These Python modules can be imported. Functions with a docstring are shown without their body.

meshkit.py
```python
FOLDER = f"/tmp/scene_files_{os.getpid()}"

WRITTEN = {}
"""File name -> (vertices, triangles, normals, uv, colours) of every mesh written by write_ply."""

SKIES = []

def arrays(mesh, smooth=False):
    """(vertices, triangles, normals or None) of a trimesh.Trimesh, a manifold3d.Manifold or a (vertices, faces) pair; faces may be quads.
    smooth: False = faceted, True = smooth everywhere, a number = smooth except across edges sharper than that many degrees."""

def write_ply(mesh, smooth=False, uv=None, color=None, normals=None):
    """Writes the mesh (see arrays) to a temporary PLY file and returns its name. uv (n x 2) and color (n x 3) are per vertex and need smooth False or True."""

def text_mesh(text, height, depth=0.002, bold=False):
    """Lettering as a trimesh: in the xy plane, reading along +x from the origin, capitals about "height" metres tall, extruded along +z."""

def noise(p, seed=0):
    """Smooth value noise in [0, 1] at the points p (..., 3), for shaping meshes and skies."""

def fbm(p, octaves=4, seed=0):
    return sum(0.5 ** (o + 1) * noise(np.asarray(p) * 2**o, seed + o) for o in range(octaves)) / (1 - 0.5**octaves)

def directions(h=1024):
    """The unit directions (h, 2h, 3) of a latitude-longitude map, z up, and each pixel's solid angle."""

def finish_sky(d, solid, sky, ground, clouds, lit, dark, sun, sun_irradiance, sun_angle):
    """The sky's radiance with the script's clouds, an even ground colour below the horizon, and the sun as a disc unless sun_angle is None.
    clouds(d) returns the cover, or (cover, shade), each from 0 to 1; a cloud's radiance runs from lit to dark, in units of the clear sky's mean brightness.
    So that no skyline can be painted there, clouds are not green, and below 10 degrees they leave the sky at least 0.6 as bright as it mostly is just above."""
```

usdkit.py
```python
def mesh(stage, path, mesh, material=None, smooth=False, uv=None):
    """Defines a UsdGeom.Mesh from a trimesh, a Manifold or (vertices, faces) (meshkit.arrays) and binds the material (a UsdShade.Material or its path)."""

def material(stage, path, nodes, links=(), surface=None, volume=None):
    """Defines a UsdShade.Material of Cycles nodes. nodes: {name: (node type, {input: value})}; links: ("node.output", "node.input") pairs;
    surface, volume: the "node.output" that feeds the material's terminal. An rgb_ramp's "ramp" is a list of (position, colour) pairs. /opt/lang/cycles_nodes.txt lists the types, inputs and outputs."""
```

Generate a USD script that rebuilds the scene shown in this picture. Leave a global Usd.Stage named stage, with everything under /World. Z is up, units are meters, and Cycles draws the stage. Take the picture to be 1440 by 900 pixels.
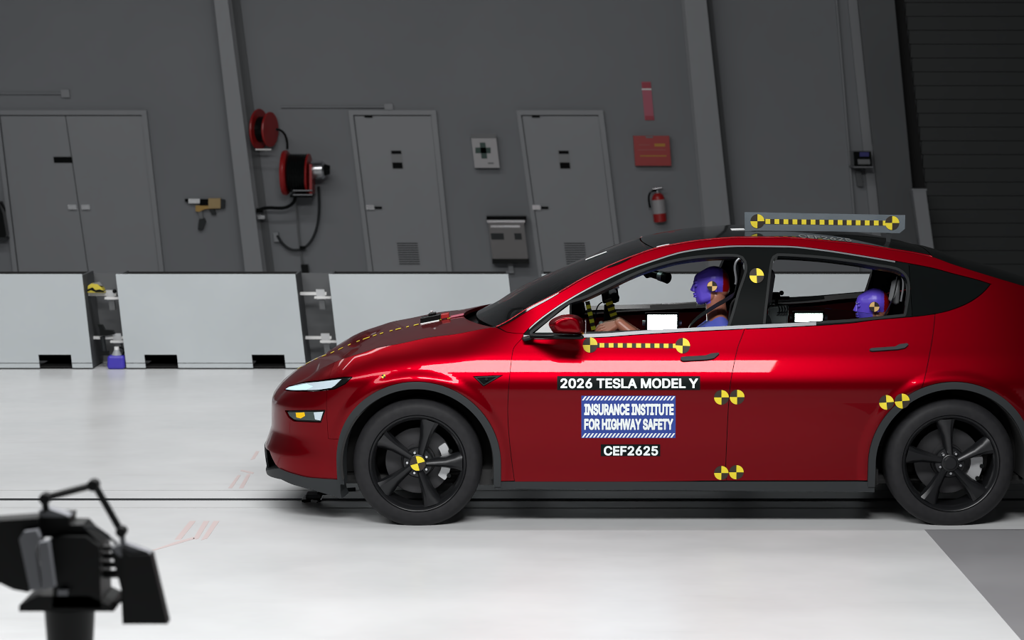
import math, random
import numpy as np, trimesh, usdkit, meshkit
import shapely.geometry as sg
from shapely.prepared import prep
from shapely.ops import unary_union
from shapely import affinity
from scipy.interpolate import CubicSpline, PchipInterpolator
import manifold3d as m3
from pxr import Usd, UsdGeom, UsdLux, UsdShade, Gf, Sdf, Vt
random.seed(7); rng = np.random.default_rng(7)
stage = Usd.Stage.CreateInMemory()
UsdGeom.SetStageUpAxis(stage, 'Z'); UsdGeom.SetStageMetersPerUnit(stage, 1.0)
UsdGeom.Xform.Define(stage, '/World')

# ------------------------------------------------------------------ camera, sky, lights, exposure
CAM_Z, PITCH, FPX = 2.36, math.radians(5.06), 3640.0
cam = UsdGeom.Camera.Define(stage, '/World/camera')
cam.AddTranslateOp().Set((0, 0, CAM_Z)); cam.AddRotateXOp().Set(90 - math.degrees(PITCH))
cam.CreateHorizontalApertureAttr(36.0); cam.CreateVerticalApertureAttr(22.5); cam.CreateFocalLengthAttr(36.0 * FPX / 1440)
cam.CreateFStopAttr(4.5); cam.CreateFocusDistanceAttr(14.0); cam.CreateClippingRangeAttr((0.1, 200.0))
cam.CreateExposureAttr(0.0)
YC = 14.85          # centre line of the car and of the track in the floor
YW = 30.3           # back wall
YB = 21.9           # front of the white blocks

def area_light(path, x0, x1, y0, y1, z, power, tilt=0.0, col=(1, 1, 1)):
    l = UsdLux.RectLight.Define(stage, path)
    l.AddTranslateOp().Set(((x0 + x1) / 2, (y0 + y1) / 2, z)); l.AddRotateXOp().Set(tilt)
    l.CreateWidthAttr(x1 - x0); l.CreateHeightAttr(y1 - y0); l.CreateIntensityAttr(power); l.CreateColorAttr(col)
    return l
LIGHTS = [  # x0, x1, y0, y1, z, radiance, tilt
    (-1.9, 2.3, 6.1, 7.6, 6.2, 40.0, 25.0),
    (-7.6, -2.3, 6.1, 7.7, 6.2, 15.0, 25.0),
    (-7.5, 0.6, 14.5, 14.9, 7.4, 24.0, 0.0),
    (-8.5, 1.0, 18.6, 20.0, 7.4, 10.0, 0.0),
]
dome = UsdLux.DomeLight.Define(stage, '/World/sky'); dome.CreateIntensityAttr(0.02); dome.CreateColorAttr((0.9, 0.95, 1.0))

# ------------------------------------------------------------------ helpers
LOOKS = {}
def mat(name, nodes=None, links=(), surface='p.BSDF', **kw):
    if name not in LOOKS:
        LOOKS[name] = usdkit.material(stage, '/World/Looks/' + name, nodes or {'p': ('principled_bsdf', kw)}, links, surface=surface)
    return LOOKS[name]

_used, ORIGIN = {}, {}
def unique(parent, name):
    k = (parent, name); n = _used.get(k, 0); _used[k] = n + 1
    return f'{parent}/{name}' if n == 0 else f'{parent}/{name}_{n:03d}'

def tag(prim, label=None, cat=None, group=None, kind=None):
    for k, v in (('label', label), ('category', cat), ('group', group), ('kind', kind)):
        if v: prim.SetCustomDataByKey(k, v)
    return prim

def thing(name, label, cat, at, group=None):
    p = unique('/World', name); x = UsdGeom.Xform.Define(stage, p); x.AddTranslateOp().Set(tuple(float(a) for a in at))
    ORIGIN[p] = np.array(at, float)
    return tag(x.GetPrim(), label, cat, group).GetPath().pathString

def holder(name, parent):
    p = unique(parent, name); UsdGeom.Xform.Define(stage, p); ORIGIN[p] = ORIGIN[parent]
    return p

def as_tri(m):
    if isinstance(m, m3.Manifold):
        k = m.to_mesh(); return trimesh.Trimesh(np.array(k.vert_properties[:, :3]), np.array(k.tri_verts), process=False)
    if isinstance(m, (list,)) : return trimesh.util.concatenate([as_tri(a) for a in m])
    return m

def obj(name, mesh, material, parent='/World', smooth=35, label=None, cat=None, group=None, kind=None, normals=None, color=None):
    """One Mesh prim from world coordinates; under a thing it is stored relative to the thing's base."""
    mesh = as_tri(mesh); p = unique(parent, name); o = ORIGIN.get(parent, np.zeros(3))
    v = np.array(mesh.vertices) - o; f = np.array(mesh.faces); n = normals
    if n is None:
        v, f, n = meshkit.arrays(trimesh.Trimesh(v, f, process=False), True if color is not None else smooth)
    g = UsdGeom.Mesh.Define(stage, p)
    g.CreatePointsAttr(Vt.Vec3fArray.FromNumpy(v.astype(np.float32)))
    g.CreateFaceVertexCountsAttr(Vt.IntArray.FromNumpy(np.full(len(f), 3, np.int32)))
    g.CreateFaceVertexIndicesAttr(Vt.IntArray.FromNumpy(f.astype(np.int32).ravel()))
    g.CreateSubdivisionSchemeAttr('none'); g.CreateDoubleSidedAttr(True)
    if n is not None:
        g.CreateNormalsAttr(Vt.Vec3fArray.FromNumpy(np.asarray(n, np.float32))); g.SetNormalsInterpolation('vertex')
    if color is not None:
        UsdGeom.PrimvarsAPI(g).CreatePrimvar('paint', Sdf.ValueTypeNames.Color3fArray, 'vertex').Set(Vt.Vec3fArray.FromNumpy(np.asarray(color, np.float32)))
    UsdShade.MaterialBindingAPI.Apply(g.GetPrim()).Bind(material)
    ORIGIN[p] = o
    tag(g.GetPrim(), label, cat, group, kind)
    return p

def ray(px, py):
    a, b = (np.asarray(px, float) - 720) / FPX, (450 - np.asarray(py, float)) / FPX
    return np.stack([a, math.cos(PITCH) + b * math.sin(PITCH), -math.sin(PITCH) + b * math.cos(PITCH)], -1)
def P(px, py, Y):
    """the point of the vertical plane at depth Y that a spot of the photograph shows"""
    d = ray(px, py); return np.array([0, 0, CAM_Z]) + d * (np.asarray(Y) / d[..., 1])[..., None]
def F(px, py, z=0.0):
    """the point of the horizontal plane at height z"""
    d = ray(px, py); return np.array([0, 0, CAM_Z]) + d * ((z - CAM_Z) / d[..., 2])[..., None]
def project(p):
    p = np.asarray(p, float) - [0, 0, CAM_Z]
    w = p[..., 1] * math.cos(PITCH) - p[..., 2] * math.sin(PITCH); u = p[..., 1] * math.sin(PITCH) + p[..., 2] * math.cos(PITCH)
    return np.stack([720 + FPX * p[..., 0] / w, 450 - FPX * u / w], -1)

def box(x0, x1, y0, y1, z0, z1, bevel=0.0):
    if bevel:
        b = bevel; pts = [(x, y, z) for x in (x0, x1) for y in (y0, y1) for z in (z0, z1)]; c = np.array([(x0 + x1) / 2, (y0 + y1) / 2, (z0 + z1) / 2])
        out = []
        for p in pts:
            s = np.sign(np.array(p) - c)
            for k in range(3):
                q = np.array(p) - s * b; q[k] = p[k]; out.append(q)
        return as_tri(m3.Manifold.hull_points(np.array(out)))
    m = trimesh.creation.box((x1 - x0, y1 - y0, z1 - z0)); m.apply_translation(((x0 + x1) / 2, (y0 + y1) / 2, (z0 + z1) / 2)); return m

def prism(xz, y0, y1, holes=()):
    """a polygon of the xz plane (points or shapely) made y0..y1 deep"""
    g = xz if isinstance(xz, (sg.Polygon, sg.MultiPolygon)) else sg.Polygon([tuple(p) for p in xz], [list(map(tuple, h)) for h in holes])
    if not g.is_valid: g = g.buffer(0)
    out = []
    for q in getattr(g, 'geoms', [g]):
        m = trimesh.creation.extrude_polygon(q, abs(y1 - y0), engine='earcut')
        v = m.vertices; m = trimesh.Trimesh(np.stack([v[:, 0], max(y0, y1) - v[:, 2], v[:, 1]], 1), m.faces, process=False); out.append(m)
    return trimesh.util.concatenate(out)
def prism_px(pts, Y, depth, holes=()):
    """a traced outline at its own distance Y and real thickness"""
    q = lambda pp: [(a[0], a[2]) for a in P([p[0] for p in pp], [p[1] for p in pp], np.full(len(pp), float(Y)))]
    return prism(q(pts), Y, Y + depth, [q(h) for h in holes])

def tube(points, r, sides=10, closed=False, res=None):
    p = np.asarray(points, float)
    if res:
        s = np.r_[0, np.cumsum(np.linalg.norm(np.diff(p, axis=0), axis=1))]
        p = CubicSpline(s, p)(np.linspace(0, s[-1], res)) if len(p) > 2 else p
    r = np.broadcast_to(np.asarray(r, float), (len(p),)) if np.ndim(r) == 0 or len(np.atleast_1d(r)) == len(p) else np.interp(np.linspace(0, 1, len(p)), np.linspace(0, 1, len(r)), r)
    t = np.gradient(p, axis=0) if not closed else np.roll(p, -1, 0) - np.roll(p, 1, 0)
    t /= np.linalg.norm(t, axis=1, keepdims=True) + 1e-12
    a = np.zeros_like(p); ref = np.array([0, 0, 1.0]) if abs(t[0, 2]) < .9 else np.array([0, 1.0, 0])
    a[0] = np.cross(t[0], ref); a[0] /= np.linalg.norm(a[0])
    for i in range(1, len(p)):
        q = a[i - 1] - t[i] * (a[i - 1] @ t[i]); a[i] = q / (np.linalg.norm(q) + 1e-12)
    b = np.cross(t, a); ang = np.arange(sides) * 2 * np.pi / sides
    v = (p[:, None] + r[:, None, None] * (np.cos(ang)[None, :, None] * a[:, None] + np.sin(ang)[None, :, None] * b[:, None])).reshape(-1, 3)
    f = []; n = len(p)
    for i in range(n if closed else n - 1):
        j = (i + 1) % n
        for k in range(sides):
            l = (k + 1) % sides; f += [(i * sides + k, i * sides + l, j * sides + l), (i * sides + k, j * sides + l, j * sides + k)]
    if not closed:
        v = np.vstack([v, p[0], p[-1]])
        for k in range(sides):
            l = (k + 1) % sides; f += [(n * sides, k, l)][::-1]; f += [(n * sides + 1, (n - 1) * sides + l, (n - 1) * sides + k)]
    m = trimesh.Trimesh(v, np.array(f), process=False); 
    if m.volume < 0: m.invert()
    return m

def cyl(p0, p1, r0, r1=None, n=32, bevel=0.0):
    """a turned solid between two points"""
    r1 = r0 if r1 is None else r1; p0, p1 = np.array(p0, float), np.array(p1, float); L = np.linalg.norm(p1 - p0)
    prof = [(0, 0), (max(r0 - bevel, 1e-4), 0), (r0, bevel), (r1, L - bevel), (max(r1 - bevel, 1e-4), L), (0, L)] if bevel else [(0, 0), (r0, 0), (r1, L), (0, L)]
    return lathe(prof, p0, p1 - p0, n)
def lathe(prof, at, axis, n=48):
    prof = np.array(prof, float)
    m = trimesh.creation.revolve(prof, sections=n)
    if m.volume < 0: m.invert()
    m.apply_transform(trimesh.geometry.align_vectors([0, 0, 1], np.array(axis, float) / np.linalg.norm(axis))); m.apply_translation(at); return m
def blob(pts, r):
    """rounded solid: hull of balls"""
    s = [m3.Manifold.sphere(float(q), 20).translate(tuple(map(float, p))) for p, q in zip(pts, np.broadcast_to(r, len(pts)))]
    return m3.Manifold.batch_hull(s)
def ring_poly(cx, cz, r0, r1, a0=0, a1=360, n=48):
    a = np.radians(np.linspace(a0, a1, n)); o = [(cx + r1 * math.cos(t), cz + r1 * math.sin(t)) for t in a]; i = [(cx + r0 * math.cos(t), cz + r0 * math.sin(t)) for t in a]
    return sg.Polygon(o + i[::-1]) if a1 - a0 < 360 else sg.Polygon(o, [i])
def text_shape(text, width, height, bold=True):
    """lettering scaled to a box, as an xz-extrusion standing at y = 0 (front towards -y), lower left corner at the origin"""
    m = meshkit.text_mesh(text, 0.1, 0.001, bold); v = np.array(m.vertices); lo, hi = v.min(0), v.max(0)
    v = (v - lo) / (hi - lo) * [width, height, 1]
    return trimesh.Trimesh(np.stack([v[:, 0], -.0012 * v[:, 2], v[:, 1]], 1), m.faces, process=False)

# ------------------------------------------------------------------ materials
def noisy(name, c0, c1, scale, rough=0.5, bump=0.0, bscale=60, **kw):
    nodes = {'g': ('geometry', {}), 'n': ('noise_texture', {'scale': scale, 'detail': 5.0}), 'r': ('rgb_ramp', {'ramp': [(0.35, c0), (0.65, c1)]}), 'p': ('principled_bsdf', {'roughness': rough, **kw})}
    links = [('g.position', 'n.vector'), ('n.fac', 'r.fac'), ('r.color', 'p.base_color')]
    if bump:
        nodes |= {'nb': ('noise_texture', {'scale': bscale, 'detail': 3.0}), 'b': ('bump', {'strength': bump, 'distance': 0.01})}
        links += [('g.position', 'nb.vector'), ('nb.fac', 'b.height'), ('b.normal', 'p.normal')]
    return mat(name, nodes, links)
def plain(name, c, rough=0.5, **kw): return mat(name, base_color=c, roughness=rough, **kw)
M_wall = noisy('wall_paint', (0.176, 0.185, 0.198), (0.190, 0.200, 0.213), 0.7, 0.6)
M_door = noisy('door_paint', (0.225, 0.234, 0.248), (0.240, 0.249, 0.262), 0.9, 0.45)
M_steel = noisy('steel_paint', (0.225, 0.234, 0.248), (0.240, 0.249, 0.262), 0.8, 0.45)
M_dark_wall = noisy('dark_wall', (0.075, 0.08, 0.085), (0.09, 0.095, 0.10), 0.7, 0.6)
M_roller = plain('roller_door_paint', (0.018, 0.021, 0.021), 0.5)
M_ceiling = plain('ceiling_black', (0.06, 0.06, 0.065), 0.8)
M_board = noisy('white_board', (0.46, 0.495, 0.51), (0.50, 0.535, 0.55), 1.2, 0.5)
M_hollow = plain('hollow_black', (0.01, 0.01, 0.01), 0.9)
M_paint = mat('car_paint', base_color=(0.185, 0.0, 0.004), metallic=0.85, roughness=0.36, specular_ior_level=0.0, coat_weight=0.75, coat_roughness=0.02, coat_ior=1.27)
M_clad = plain('grey_plastic', (0.026, 0.029, 0.031), 0.55, specular_ior_level=0.2)
M_black = plain('satin_black', (0.006, 0.007, 0.007), 0.14, specular_ior_level=0.12)
M_gloss = plain('gloss_black', (0.004, 0.005, 0.005), 0.06, specular_ior_level=0.22)
M_matte = plain('matte_black', (0.01, 0.01, 0.01), 0.8)
M_seal = plain('seal_rubber', (0.010, 0.0115, 0.012), 0.5, specular_ior_level=0.15)
M_tyre = noisy('tyre_rubber', (0.013, 0.013, 0.0145), (0.017, 0.017, 0.0185), 30, 0.6, specular_ior_level=0.2)
M_rim = plain('rim_black', (0.012, 0.0125, 0.014), 0.32, metallic=0.3)
M_disc = plain('brake_disc', (0.05, 0.05, 0.053), 0.45, metallic=0.6)
M_alu = plain('cast_aluminium', (0.55, 0.56, 0.57), 0.4, metallic=0.7)
M_chrome = plain('bright_metal', (0.75, 0.76, 0.78), 0.22, metallic=1.0)
M_trim = plain('window_trim', (0.17, 0.175, 0.185), 0.35, metallic=0.5)
M_yellow = plain('target_yellow', (0.72, 0.58, 0.02), 0.55)
M_tgtdark = plain('target_dark', (0.035, 0.027, 0.02), 0.55, specular_ior_level=0.2)
M_tan = plain('target_tan', (0.75, 0.48, 0.18), 0.55)
M_sticker = plain('sticker_black', (0.003, 0.006, 0.006), 0.5, specular_ior_level=0.1)
M_letter = plain('sticker_white', (0.75, 0.80, 0.80), 0.5)
M_blue = plain('sticker_blue', (0.032, 0.06, 0.27), 0.5, specular_ior_level=0.15)
M_plate = noisy('plate_grey', (0.12, 0.145, 0.165), (0.15, 0.175, 0.195), 6, 0.35, metallic=0.3)
M_redmat = plain('red_enamel', (0.33, 0.012, 0.012), 0.35)
M_white = plain('white_enamel', (0.75, 0.75, 0.74), 0.4)
M_tape = plain('white_tape', (0.72, 0.74, 0.74), 0.5)
M_inner = plain('inner_sheet_red', (0.70, 0.02, 0.035), 0.3)
M_cloth = noisy('seat_cloth', (0.016, 0.016, 0.018), (0.024, 0.024, 0.026), 40, 0.8)
M_grey = plain('mid_grey', (0.14, 0.145, 0.15), 0.5)
def pane(name, tint, ior=1.45, rough=0.025):
    return mat(name, {'f': ('fresnel', {'IOR': ior}), 't': ('transparent_bsdf', {'color': tint}), 'g': ('glossy_bsdf', {'roughness': rough, 'color': (1, 1, 1)}), 'm': ('mix_closure', {})},
               [('f.fac', 'm.fac'), ('t.BSDF', 'm.closure1'), ('g.BSDF', 'm.closure2')], surface='m.closure')
M_wind = pane('windscreen_glass', (0.45, 0.62, 0.58), 1.35)
M_qpane = plain('quarter_window_glass', (0.02, 0.022, 0.022), 0.04, ior=1.28)
M_pane = pane('side_glass', (0.60, 0.68, 0.66), 1.4)
def glow(name, col, s): return mat(name, {'e': ('emission', {'color': col, 'strength': s})}, surface='e.emission')

# ------------------------------------------------------------------ the setting
def struct(name, mesh, m, smooth=False): return obj(name, mesh, m, kind='structure', smooth=smooth)
X0, X1, YF, ZT = -14.0, 10.0, -7.0, 8.6
M_floor = mat('floor_epoxy', {'g': ('geometry', {}), 'n': ('noise_texture', {'scale': 0.8, 'detail': 6.0}), 'r': ('rgb_ramp', {'ramp': [(0.3, (0.60, 0.61, 0.615)), (0.7, (0.66, 0.67, 0.675))]}),
    'mp': ('mapping', {'scale': (0.35, 2.2, 1.0)}), 'n2': ('noise_texture', {'scale': 2.2, 'detail': 4.0}), 'r2': ('rgb_ramp', {'ramp': [(0.28, (0.955, 0.95, 0.95)), (0.40, (1, 1, 1))]}),
    'x': ('mix_color', {'blend_type': 'multiply', 'fac': 1.0}), 'rr': ('map_range', {'from_min': 0.3, 'from_max': 0.7, 'to_min': 0.24, 'to_max': 0.34}),
    'p': ('principled_bsdf', {'specular_ior_level': 0.5})},
    [('g.position', 'n.vector'), ('n.fac', 'r.fac'), ('g.position', 'mp.vector'), ('mp.vector', 'n2.vector'), ('n2.fac', 'r2.fac'), ('r.color', 'x.a'), ('r2.color', 'x.b'), ('x.result', 'p.base_color'), ('n.fac', 'rr.value'), ('rr.result', 'p.roughness')])
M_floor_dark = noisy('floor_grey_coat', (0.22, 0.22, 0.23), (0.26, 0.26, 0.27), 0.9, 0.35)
# floor with the track slot cut along the car's path
T0, T1 = YC - 0.016, YC + 0.016
struct('floor', [box(X0, X1, YF, T0, -0.3, 0), box(X0, X1, T1, YW, -0.3, 0), box(X0, X1, T0, T1, -0.3, -0.12)], M_floor)
M_joint = plain('joint_sealer', (0.42, 0.42, 0.425), 0.4)
tr = thing('track_rail', 'thin dark steel guide rail sunk in the floor along the car path', 'rail', (0, YC, 0))
for y in (T0 - 0.012, T1 - 0.004): obj('rail_edge', box(X0 + .01, X1 - .01, y, y + 0.016, -0.05, 0.003), M_clad, tr)
obj('slot', box(X0 + .01, X1 - .01, T0 + .001, T1 - .001, -0.119, -0.03), M_matte, tr)
for y in (YC - 0.30, YC + 0.34):
    obj('joint_line', box(X0 + .01, X1 - .01, y, y + 0.012, 0.0002, 0.0012), M_joint, tr)
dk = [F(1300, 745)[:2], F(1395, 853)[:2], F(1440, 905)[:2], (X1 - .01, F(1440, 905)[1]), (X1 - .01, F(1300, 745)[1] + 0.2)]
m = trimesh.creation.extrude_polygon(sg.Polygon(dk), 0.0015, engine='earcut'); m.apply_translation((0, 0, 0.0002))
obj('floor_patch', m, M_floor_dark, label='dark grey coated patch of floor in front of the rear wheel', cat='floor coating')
struct('wall_back', box(X0, X1, YW, YW + 0.2, 0, ZT), M_wall)
struct('wall_left', box(X0 - 0.2, X0, YF, YW + .2, 0, ZT), M_dark_wall)
struct('wall_right', box(X1, X1 + 0.2, YF, YW + .2, 0, ZT), M_dark_wall)
struct('wall_front', box(X0, X1, YF - 0.2, YF, 0, ZT), M_dark_wall)
struct('ceiling', box(X0, X1, YF, YW, ZT, ZT + 0.2), M_ceiling)

for k, (x0, x1, y0, y1, z, pw, tl) in enumerate(LIGHTS):
    f = thing('light_bank', ['bright tilted ceiling light bank in front of the car doors', 'tilted ceiling light bank in front of the car nose', 'long ceiling light bank above the car', 'long ceiling light bank above the white blocks'][k], 'ceiling light', ((x0 + x1) / 2, (y0 + y1) / 2, z))
    c, s_ = math.cos(math.radians(tl)), math.sin(math.radians(tl)); cy = (y0 + y1) / 2
    def lp(m):
        m = as_tri(m); m.apply_transform(trimesh.transformations.rotation_matrix(math.radians(tl), (1, 0, 0))); m.apply_translation(((x0 + x1) / 2, cy, z)); return m
    w, h = (x1 - x0) / 2, (y1 - y0) / 2
    obj('housing', lp([box(-w - .05, w + .05, -h - .05, h + .05, 0.03, 0.12), box(-w - .05, w + .05, -h - .05, -h - .02, -0.03, .03), box(-w - .05, w + .05, h + .02, h + .05, -.03, .03)]), M_black, f)
    for q in (-.8, .8): obj('hanger', cyl(((x0 + x1) / 2 + q * w, cy, z + .1), ((x0 + x1) / 2 + q * w, cy, ZT), .012), M_black, f)
    area_light(f'/World/light_bank{"" if k == 0 else f"_{k:03d}"}/lamp', x0, x1, y0, y1, z, pw, tl)
    lg = stage.GetPrimAtPath(f'/World/light_bank{"" if k == 0 else f"_{k:03d}"}/lamp'); UsdGeom.Xformable(lg).ClearXformOpOrder()
    xf = UsdGeom.Xformable(lg); xf.GetPrim().RemoveProperty('xformOp:translate'); xf.AddRotateXOp() if not lg.HasAttribute('xformOp:rotateX') else xf.SetXformOpOrder([UsdGeom.XformOp(lg.GetAttribute('xformOp:rotateX'))])

# ------------------------------------------------------------------ the car: surfaces
# plan curve of the body (x, half width), nose at t = 0
_pl = np.array([(-1.415, 0), (-1.408, .20), (-1.385, .40), (-1.335, .56), (-1.26, .68), (-1.15, .775), (-1.0, .85), (-.8, .905), (-.5, .942), (-.1, .954), (.5, .958), (1.2, .958), (1.9, .957), (2.4, .948), (2.8, .92), (3.05, .865), (3.22, .77), (3.32, .60), (3.375, .35), (3.39, 0)])
_pm = np.vstack([_pl[::-1] * [1, -1], _pl[1:]]); _s = np.r_[0, np.cumsum(np.linalg.norm(np.diff(_pm, axis=0), axis=1))]; _s -= _s[len(_pl) - 1]
_cx, _cy = CubicSpline(_s, _pm[:, 0]), CubicSpline(_s, _pm[:, 1]); TMAX = _s[-1]
_tt = np.linspace(0, TMAX, 2000); _xx = _cx(_tt)
def t_of_x(x): return np.interp(x, np.maximum.accumulate(_xx), _tt)
_sz = np.array([0, .10, .20, .28, .34, .42, .50, .60, .70, .77, .80, .835, .87, .905, .95, 1.0, 1.08, 1.2, 1.35, 1.5, 1.62, 1.8])
_sl = np.array([-.25, -.22, -.18, -.12, -.06, -.10, -.15, -.12, -.03, .05, .23, .342, .385, .43, .52, .50, .48, .46, .50, .53, .58, .70])   # slope of the side, by height
_zz = np.linspace(0, 1.8, 1801); _ii = np.cumsum(PchipInterpolator(_sz, _sl)(_zz)) * .001; _in = CubicSpline(_zz[::6], (_ii - _ii.min())[::6])
_fr = PchipInterpolator([0, .135, .20, .26, .347, .41, .48, .59, .62, .65, .68, .70, .73, .76, .80, .9, 1.8], [.12, .06, .02, .008, .0, .02, .038, .039, .041, .055, .08, .10, .14, .19, .27, .5, 1.8])
def smooth01(a): a = np.clip(a, 0, 1); return a * a * (3 - 2 * a)
XW, ZW = (P(587, 653, YC - .94)[0], P(1338.5, 653, YC - .94)[0]), P(587, 653, YC - .94)[2]
ZH = None
def inset(t, z):
    x = _cx(t); fw = smooth01((1.15 - t) / 0.75); bw = smooth01((t - (TMAX - 1.15)) / .75)
    o = _in(z) * (1 - fw) + _fr(z) * fw * 1.0 + bw * 0.6 * np.maximum(z - .95, 0)
    for xw in XW:
        o = o - 0.009 * smooth01((0.52 - np.hypot(x - xw, z - ZW)) / 0.055) * smooth01((t - .9) / .3)
    if ZH is not None:
        b = 0.15; q = np.maximum(z - (ZH(t) - b), 0) / b
        o = o + 0.046 * np.minimum(q, 1.6) ** 2 * smooth01((0.15 - x) / 0.5) * smooth01((t - .15) / .6)
    return o
def S(t, z, side=-1.0, lift=0.0):
    """the body side: t runs from the nose along the plan curve, z is height; side -1 is the camera's"""
    t, z = np.broadcast_arrays(np.asarray(t, float), np.asarray(z, float)); dx, dy = _cx(t, 1), _cy(t, 1); l = np.hypot(dx, dy)
    o = inset(t, z) - lift
    return np.stack([_cx(t) + o * dy / l, YC + side * (_cy(t) - o * dx / l), z], -1)
def invS(px, py):
    """(t, z) on the camera's side that a spot of the photograph shows"""
    px, py = np.asarray(px, float), np.asarray(py, float); g = P(px, py, np.full(px.shape, YC - .93))
    t, z = t_of_x(np.clip(g[..., 0], -1.2, 3.3)), g[..., 2].copy(); goal = np.stack([px, py], -1)
    for _ in range(25):
        a = project(S(t, z)); e = 1e-4; jt = (project(S(t + e, z)) - a) / e; jz = (project(S(t, z + e)) - a) / e; r = goal - a
        det = jt[..., 0] * jz[..., 1] - jt[..., 1] * jz[..., 0]; det = np.where(np.abs(det) < 1e-3, 1e-3, det)
        t = np.clip(t + np.clip((r[..., 0] * jz[..., 1] - r[..., 1] * jz[..., 0]) / det, -.08, .08), 0.02, TMAX - .02)
        z = z + np.clip((jt[..., 0] * r[..., 1] - jt[..., 1] * r[..., 0]) / det, -.08, .08)
    return np.stack([t, z], -1)
def tz(*pts): return [tuple(q) for q in invS([p[0] for p in pts], [p[1] for p in pts])]
def curve(pts, n=60):
    p = np.asarray(pts, float); s = np.r_[0, np.cumsum(np.linalg.norm(np.diff(p, axis=0), axis=1))]
    return PchipInterpolator(s, p, axis=0)(np.linspace(0, s[-1], n))

HOOD_PX = [(405, 541), (429, 527.5), (446, 518.5), (479, 505.5), (507, 497), (530, 490), (560, 484.5), (606.6, 475), (640, 471), (653, 468.5), (679, 463.3), (697, 460.5)]
_hl = np.array(tz(*HOOD_PX))
_ht = np.r_[-_hl[0, 0] * .9, 0, _hl[0, 0] * .55, _hl[:, 0], _hl[-1, 0] + .15, TMAX]; _hz = np.r_[.697, .695, .708, _hl[:, 1], _hl[-1, 1] + .015, _hl[-1, 1] + .05]
ZH = PchipInterpolator(_ht, _hz)
T_COWL = float(np.array(tz((697, 460.5)))[0, 0])

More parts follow.
